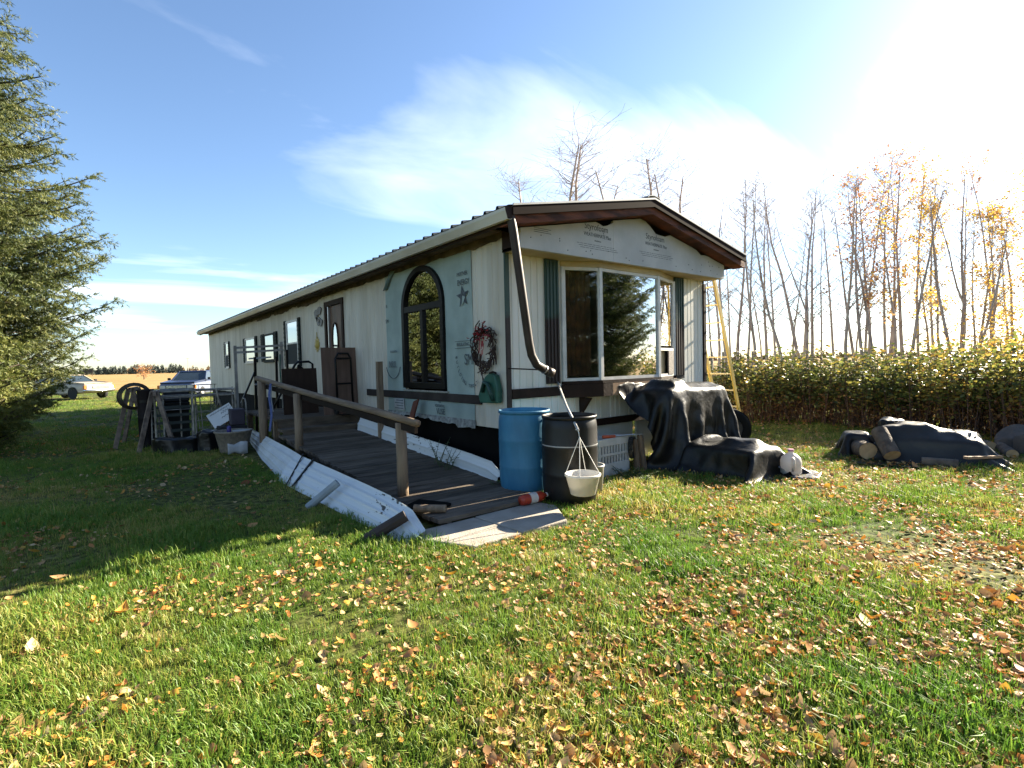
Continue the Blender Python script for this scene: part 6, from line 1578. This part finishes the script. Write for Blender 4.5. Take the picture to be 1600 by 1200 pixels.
# fallen leaves: curled ovals; the ones that show largest are objects, the rest one mass
def leaf_template(curl, w=.62, n=4):
    V, F = [], []
    for i in range(n + 1):
        t = i / n; wd = w * .5 * math.sin(PI * min(1, max(0, t)) ** .8) * (1 if 0 < i < n else 0)
        x = t - .5; z = curl * (4 * (t - .5) ** 2) * .35
        for s in (-1, 0, 1): V.append((x, s * wd, z + curl * .5 * abs(s) * wd))
    for i in range(n):
        for j in range(2):
            a = i * 3 + j; F.append((a, a + 1, a + 4, a + 3))
    return np.array(V), np.array(F)
TPL = [leaf_template(.25), leaf_template(.7, .7), leaf_template(-.5, .66), leaf_template(1.1, .58)]
lc = [('tan', ((.38, .21, .085), (.50, .31, .14))), ('pale', ((.52, .37, .21), (.62, .47, .29))), ('orange', ((.42, .16, .03), (.55, .25, .05))), ('yellow', ((.55, .34, .05), (.62, .42, .08))), ('russet', ((.20, .075, .03), (.31, .12, .05)))]
lmats = [M('fallen_leaf_' + nm, cc, .65, scale=14, transl=.22, island=.4, coord='Generated') for nm, cc in lc]
litter_m = M('fallen_leaves', ((.22, .075, .025), (.40, .23, .09), (.46, .16, .03), (.56, .40, .22), (.55, .31, .04), (.48, .19, .035), (.52, .36, .19), (.36, .19, .07)), .65, scale=3, transl=.22, island=1.0, lo=.0, hi=1.0)
n = 132000
dd = .9 + 15 * rng.random(n) ** 1.7; lat = rng.uniform(-1.5, 1.9, n) * dd
x = CAM.x + vx[0] * dd + rx[0] * lat; y = CAM.y + vx[1] * dd + rx[1] * lat
q = np.array([noise.noise(Vector((a * .8, b * .8, 3.3))) + .6 * noise.noise(Vector((a * 2.4, b * 2.4, 1.3))) for a, b in zip(x, y)])
rightness = np.clip((lat / dd) * .62 + .02, -.3, .6)
far_left = np.where((x < -1.5) & (y > 1.0), -.25, 0)
pr = np.clip(.46 + q * 1.05 + rightness * 1.0 + far_left, .05, 1)
keep = (rng.random(n) < pr) & ~blocked(x, y)
x, y, dd, lat = x[keep], y[keep], dd[keep], lat[keep]
sz = np.clip(rng.lognormal(math.log(.034), .36, len(x)), .02, .085) * (1 + .35 * (rng.random(len(x)) < .12)); yaw = rng.uniform(0, 6.28, len(x)); tl_ = rng.normal(0, .38, len(x)); tr2 = rng.normal(0, .38, len(x)); kind = rng.integers(0, 4, len(x))
zz = np.array([gz(a, b) for a, b in zip(x, y)]) + rng.uniform(.012, .040, len(x))
order = np.argsort(dd)
vis = [k for k in order if abs(lat[k] / dd[k]) < .96 and dd[k] > 1.95][:300]
sel = set(vis)
V, F = [], []; b = 0
def leaf_matrix(k):
    return Matrix.Translation((x[k], y[k], zz[k])) @ Matrix.Rotation(yaw[k], 4, 'Z') @ Matrix.Rotation(tl_[k], 4, 'X') @ Matrix.Rotation(tr2[k], 4, 'Y') @ Matrix.Scale(sz[k], 4)
for k in range(len(x)):
    if k in sel: continue
    tv, tf = TPL[kind[k]]; Mx = np.array(leaf_matrix(k)); V.append(tv @ Mx[:3, :3].T + Mx[:3, 3]); F.append(tf + b); b += len(tv)
me = np_mesh('leaf_litter', np.concatenate(V), np.concatenate(F)); me.materials.append(litter_m); me.polygons.foreach_set('use_smooth', [True] * len(me.polygons))
lo_ = bpy.data.objects.new('leaf_litter', me); COL.objects.link(lo_); tag(lo_, 'scattered fallen autumn leaves lying over the lawn', 'leaves', kind='stuff')
leaf_me = []
for ci_ in range(5):
    for tv, tf in TPL:
        m_ = np_mesh('fallen_leaf', tv, tf); m_.materials.append(lmats[ci_]); m_.polygons.foreach_set('use_smooth', [True] * len(m_.polygons)); leaf_me.append(m_)
LL = ['dry tan fallen leaf lying in the grass', 'pale bleached fallen leaf lying in the grass', 'bright orange fallen leaf lying in the grass', 'golden yellow fallen leaf lying in the grass', 'dark russet fallen leaf lying in the grass']
for k in vis:
    c = int(rng.choice(5, p=[.28, .18, .24, .12, .18]))
    o = bpy.data.objects.new('fallen_leaf', leaf_me[c * 4 + kind[k]]); o.matrix_world = leaf_matrix(k); COL.objects.link(o); tag(o, LL[c], 'leaf', lc[c][0] + ' leaves fallen on the lawn')
# taller clumps of grass at the shade edge
